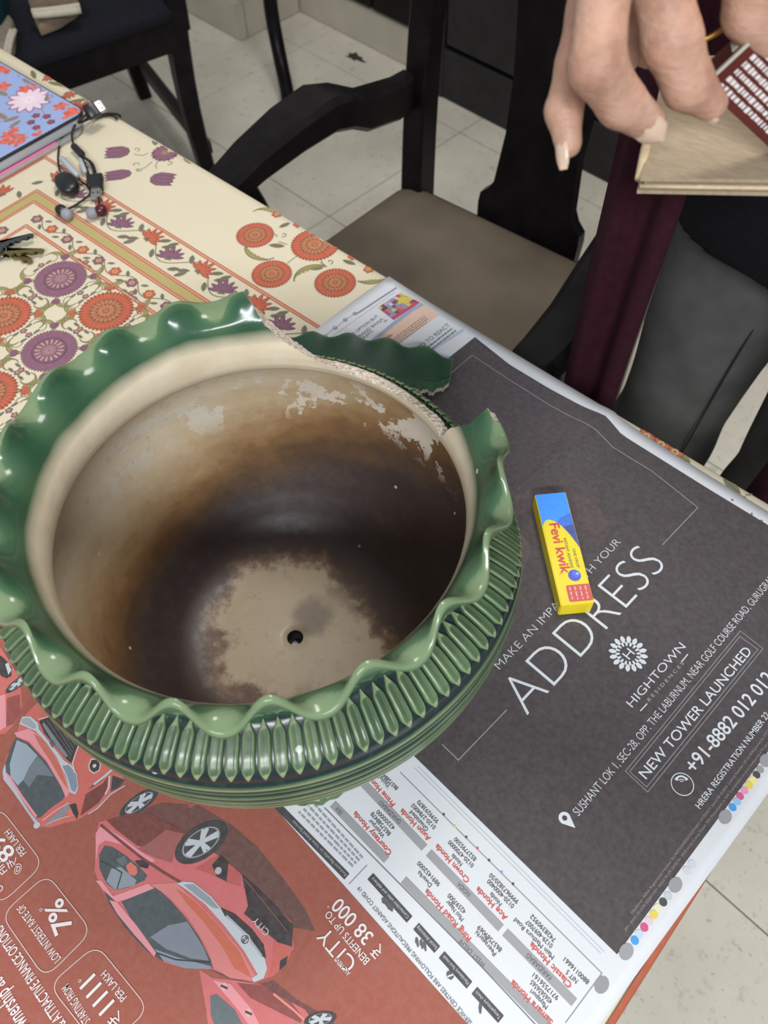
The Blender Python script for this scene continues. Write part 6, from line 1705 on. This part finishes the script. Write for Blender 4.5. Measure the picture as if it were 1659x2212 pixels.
for s, xx in ((-1, -0.213), (1, -0.058)):
    JN.cap((xx + s * -.002, 0.708, 0.83), (xx, 0.675, 0.50), 0.080, 0.057, 0.02).cap((xx, 0.675, 0.50), (xx - .004, 0.720, 0.085), 0.060, 0.052, 0.03)
JN.ell((-0.135, 0.72, 0.87), (0.140, 0.100, 0.085), 0.03).half((0, 0, 0.07), (0, 0, -1.0))
v, f = JN.mesh((-0.36, 0.56, 0.05), (0.10, 0.86, 0.98), 0.005)
v = np.array(v)
ph_ = v[:, 2] * 46 + np.sin(v[:, 0] * 37) * 1.8; amp = 0.0022 * (0.4 + np.exp(-((v[:, 2] - .52) / .10) ** 2) + .8 * np.exp(-((v[:, 2] - .80) / .05) ** 2))
v[:, 1] -= amp * np.sin(ph_ + v[:, 0] * 20)
o = mesh('trousers', v, f, M_JEAN, person, True, world=True); o['label'] = 'charcoal grey trousers'
# side seam stitched down the inner leg
for xx in (-0.158,):
    P = [(-0.160, 0.648, 0.74), (-0.162, 0.640, 0.68), (-0.164, 0.636, 0.62), (-0.166, 0.632, 0.56), (-0.170, 0.628, 0.50), (-0.172, 0.63, 0.42)]
    v, f = tube(catmull(P, 4), 0.0011, 6); mesh('trouser_seam', v, f, M_SEAM, person, True, world=True)
for xx in (-0.226, -0.059):
    SF = Field(); SF.ell((xx, 0.70, 0.040), (0.046, 0.075, 0.040), 0.02).ell((xx, 0.60, 0.028), (0.046, 0.085, 0.028), 0.03).half((0, 0, 0.001), (0, 0, -1.0))
    v, f = SF.mesh((xx - .06, 0.50, -0.004), (xx + .06, 0.80, 0.09), 0.006); mesh('shoe', v, f, M_SHOE, person, True, world=True)
HR = Field(); HR.ell(hd(0, 0.022, 0.032), (0.084, 0.100, 0.098), 0.02, RT).ell(hd(0, .115, -.01), (0.045, 0.04, 0.045), 0.03, RT).ell(hd(0, -0.075, -0.03), (0.072, 0.075, 0.075), 0.015, RT, True)
v, f = HR.mesh((-0.26, 0.48, 1.44), (0.0, 0.84, 1.74), 0.006); mesh('hair', v, f, M_HAIR, person, True, world=True)
for s in (-1, 1):
    e = hd(s * .033, -0.082, 0.006); v, f = tube([e - RT @ np.array((0, -.0005, 0)) * 1, e], .011, 12)
    b = Field(); b.ell(e, (0.0125,) * 3); v, f = b.mesh(e - .018, e + .018, 0.0022); mesh('eye', v, f, simple('eye_white_%d' % (s + 1), (226, 220, 212), 0.2, 0.5, 0.02), person, True, world=True)

# shawl: two hanging ends and a fold round the neck
def drape(name, top, bot, w0, w1, depth, folds, m, ns=26, nw=18, sway=(0, 0, 0)):
    secs = []
    top, bot, sway = np.array(top, float), np.array(bot, float), np.array(sway, float)
    for i in range(ns + 1):
        t = i / ns; c = top + (bot - top) * t + sway * math.sin(math.pi * t); w = w0 + (w1 - w0) * t
        ring_ = []
        for side in (0, 1):
            for j in range(nw + 1):
                x = (j / nw - .5) if side == 0 else (.5 - j / nw)
                y = depth * (0.55 + .45 * t) * math.sin(x * folds * 2 * math.pi + t * 1.2) + (0.0035 if side else -0.0035)
                ring_.append((c[0] + x * w + .004 * math.sin(t * 6), c[1] + y, c[2] + (0.004 * math.sin(x * 9) * (t > .98))))
        secs.append(ring_)
    return mesh(name, *loft(secs), m, person, True, world=True, angle=70)
o = drape('shawl', (-0.278, 0.560, 1.33), (-0.250, 0.535, 0.50), 0.082, 0.058, 0.009, 1.7, M_SHAWL, sway=(0.006, -0.01, 0)); o['label'] = 'maroon shawl end hanging beside the chair arm'
o = drape('shawl', (-0.035, 0.580, 1.33), (-0.040, 0.555, 0.58), 0.080, 0.075, 0.010, 1.5, M_SHAWL, sway=(0.02, -0.01, 0)); o['label'] = 'maroon shawl end at the right'
v, f = tube(catmull([(-0.278, 0.565, 1.32), (-0.285, 0.66, 1.42), (-0.24, 0.77, 1.44), (-0.13, 0.81, 1.45), (-0.02, 0.77, 1.44), (0.025, 0.66, 1.42), (-0.035, 0.58, 1.32)], 6), .030, 12); mesh('shawl_collar', v, f, M_SHAWL, person, True, world=True)

# gold bangle hanging at the left wrist
v, f = tube([np.array((-0.1475, 0.3020, 1.1640)) + 0.030 * np.array([math.cos(a) * .55, math.cos(a) * .45, math.sin(a) * .75]) for a in np.linspace(0, 2 * math.pi, 49)], 0.0010, 8)
bangle = mesh('bangle', v, f, M_GOLD, person, True, world=True); bangle['label'] = 'thin gold chain bracelet'

# ------------------------------------------------------------------ red carton held in the fingers
b0 = np.array((-0.1245, 0.2835, 1.1415)); e1 = np.array((-0.1155, 0.2910, 1.1580)) - b0; e2 = np.array((-0.094, 0.3065, 1.1140)) - b0
e1 /= np.linalg.norm(e1); e2 -= e1 * (e2 @ e1); e2 /= np.linalg.norm(e2); e3_ = np.cross(e1, e2)
if e3_ @ tocam(b0) < 0: e3_ = -e3_
rbx = empty('red_box', tuple(b0), 0, 'small maroon carton with rows of white print, held between the fingers', 'box')
M_MARN = simple('maroon_carton', (86, 27, 23), 0.4, 0.4, 0.08, 60); M_WPR = simple('white_print', (220, 214, 214), 0.5, 0.3, 0.04, 60); M_GREYP = simple('pale_flap_paper', (186, 184, 170), 0.5, 0.3, 0.06, 60)
def obox(name, x0, x1, y0, y1, z0, z1, m, par, bev=0.0004):
    bm = box_bm(x0, x1, y0, y1, z0, z1, bev, 1)
    for v in bm.verts: v.co = Vector(tuple(e1 * v.co.x + e2 * v.co.y + e3_ * v.co.z))
    bmesh.ops.recalc_face_normals(bm, faces=bm.faces[:])
    return bm_obj(name, bm, m, par)
BW, BL_, BD = 0.036, 0.053, 0.0125
obox('carton', 0, BW, 0, BL_, -BD, 0, M_MARN, rbx, 0.0007)
obox('end_panel', 0.001, BW - .001, -0.0003, 0.0, -BD + .001, -.001, simple('dark_maroon_end', (72, 22, 20), 0.4, 0.4, 0.08, 60), rbx, 0.0001)
obox('label_patch', 0.013, 0.020, -0.0007, -0.0003, -BD + .003, -.0035, M_GREYP, rbx, 0.0001)
obox('paper_edge', 0.002, BW - .004, -0.0008, 0.0003, -.0010, 0.0004, M_GREYP, rbx, 0.0001)
V = []; F = []
r3 = random.Random(5)
for ln in range(10):
    x = BW - .006 - ln * .0030 if ln else BW - .006
    x = BW - .0030 - ln * .0032; y = .004
    while y < BL_ - .004:
        L = r3.uniform(.0006, .0018)
        i = len(V); hh = r3.uniform(.0008, .0011)
        for (a, b) in ((x - hh, y), (x + hh, y), (x + hh, y + L), (x - hh, y + L)): V.append(tuple(e1 * a + e2 * b + e3_ * .00012))
        F.append((i, i + 1, i + 2, i + 3)); y += L + r3.uniform(.0003, .0009)
mesh('printed_lines', V, F, M_WPR, rbx, False)['kind'] = 'stuff'

# ------------------------------------------------------------------ folded cardboard held under the fingers
c0 = np.array((-0.136, 0.278, 1.100)); u1 = np.array((-0.081, 0.306, 1.111)) - c0; u2 = np.array((-0.169, 0.332, 1.102)) - c0
u1 /= np.linalg.norm(u1); u2 -= u1 * (u2 @ u1); L2 = 0.070; u2 /= np.linalg.norm(u2); u3 = np.cross(u1, u2)
if u3[2] < 0: u3 = -u3
crd_ = empty('cardboard', tuple(c0), 0, 'folded piece of brown corrugated cardboard held under the hand', 'cardboard')
kq = N('brown_corrugated_card'); co_ = kq.coord(); n_ = kq.noise(120.0, 3.0, 0.6, stretch=(1, 6, 1)); kq.base(kq.ramp(n_, [(0.3, lin((150, 134, 112))), (0.7, lin((168, 152, 128)))])).set(Roughness=0.85, Specular=0.2); kq.bump(n_, 0.2, 0.0006); M_CARD = kq.m
M_CARDE = simple('cardboard_cut_edge', (200, 180, 146), 0.9, 0.2, 0.12, 300)
def flap(name, x0, x1, y0, y1, z, bend, th=0.0016, m=M_CARD):
    secs = []; n = 12
    for i in range(n + 1):
        y = y0 + (y1 - y0) * i / n; zz = z + bend * (y / L2) ** 2
        secs.append([tuple(u1 * a + u2 * y + u3 * (zz + b)) for a, b in ((x0, 0), (x1, 0), (x1, th), (x0, th))])
    return mesh(name, *loft(secs), m, crd_, True, angle=30)
flap('panel', 0.0, 0.13, 0.0, L2, 0.0, 0.010); flap('panel', 0.0015, 0.13, 0.0006, L2 - .004, -0.0030, 0.008); flap('panel', -0.001, 0.13, 0.0, L2 - .010, -0.0058, 0.006)
V = [tuple(u1 * (-.0006) + u2 * (.004 + .03 * t) + u3 * (-.002 + .0035 * math.sin(t * 3.14))) for t in np.linspace(0, 1, 9)]
v, f = tube(V, .0021, 8); mesh('folded_edge', v, f, M_CARDE, crd_, True)
v, f = tube([tuple(u1 * a + u3 * -.0022) for a in np.linspace(0.0, .13, 9)], .0009, 6); mesh('cut_edge', v, f, M_CARDE, crd_, True)
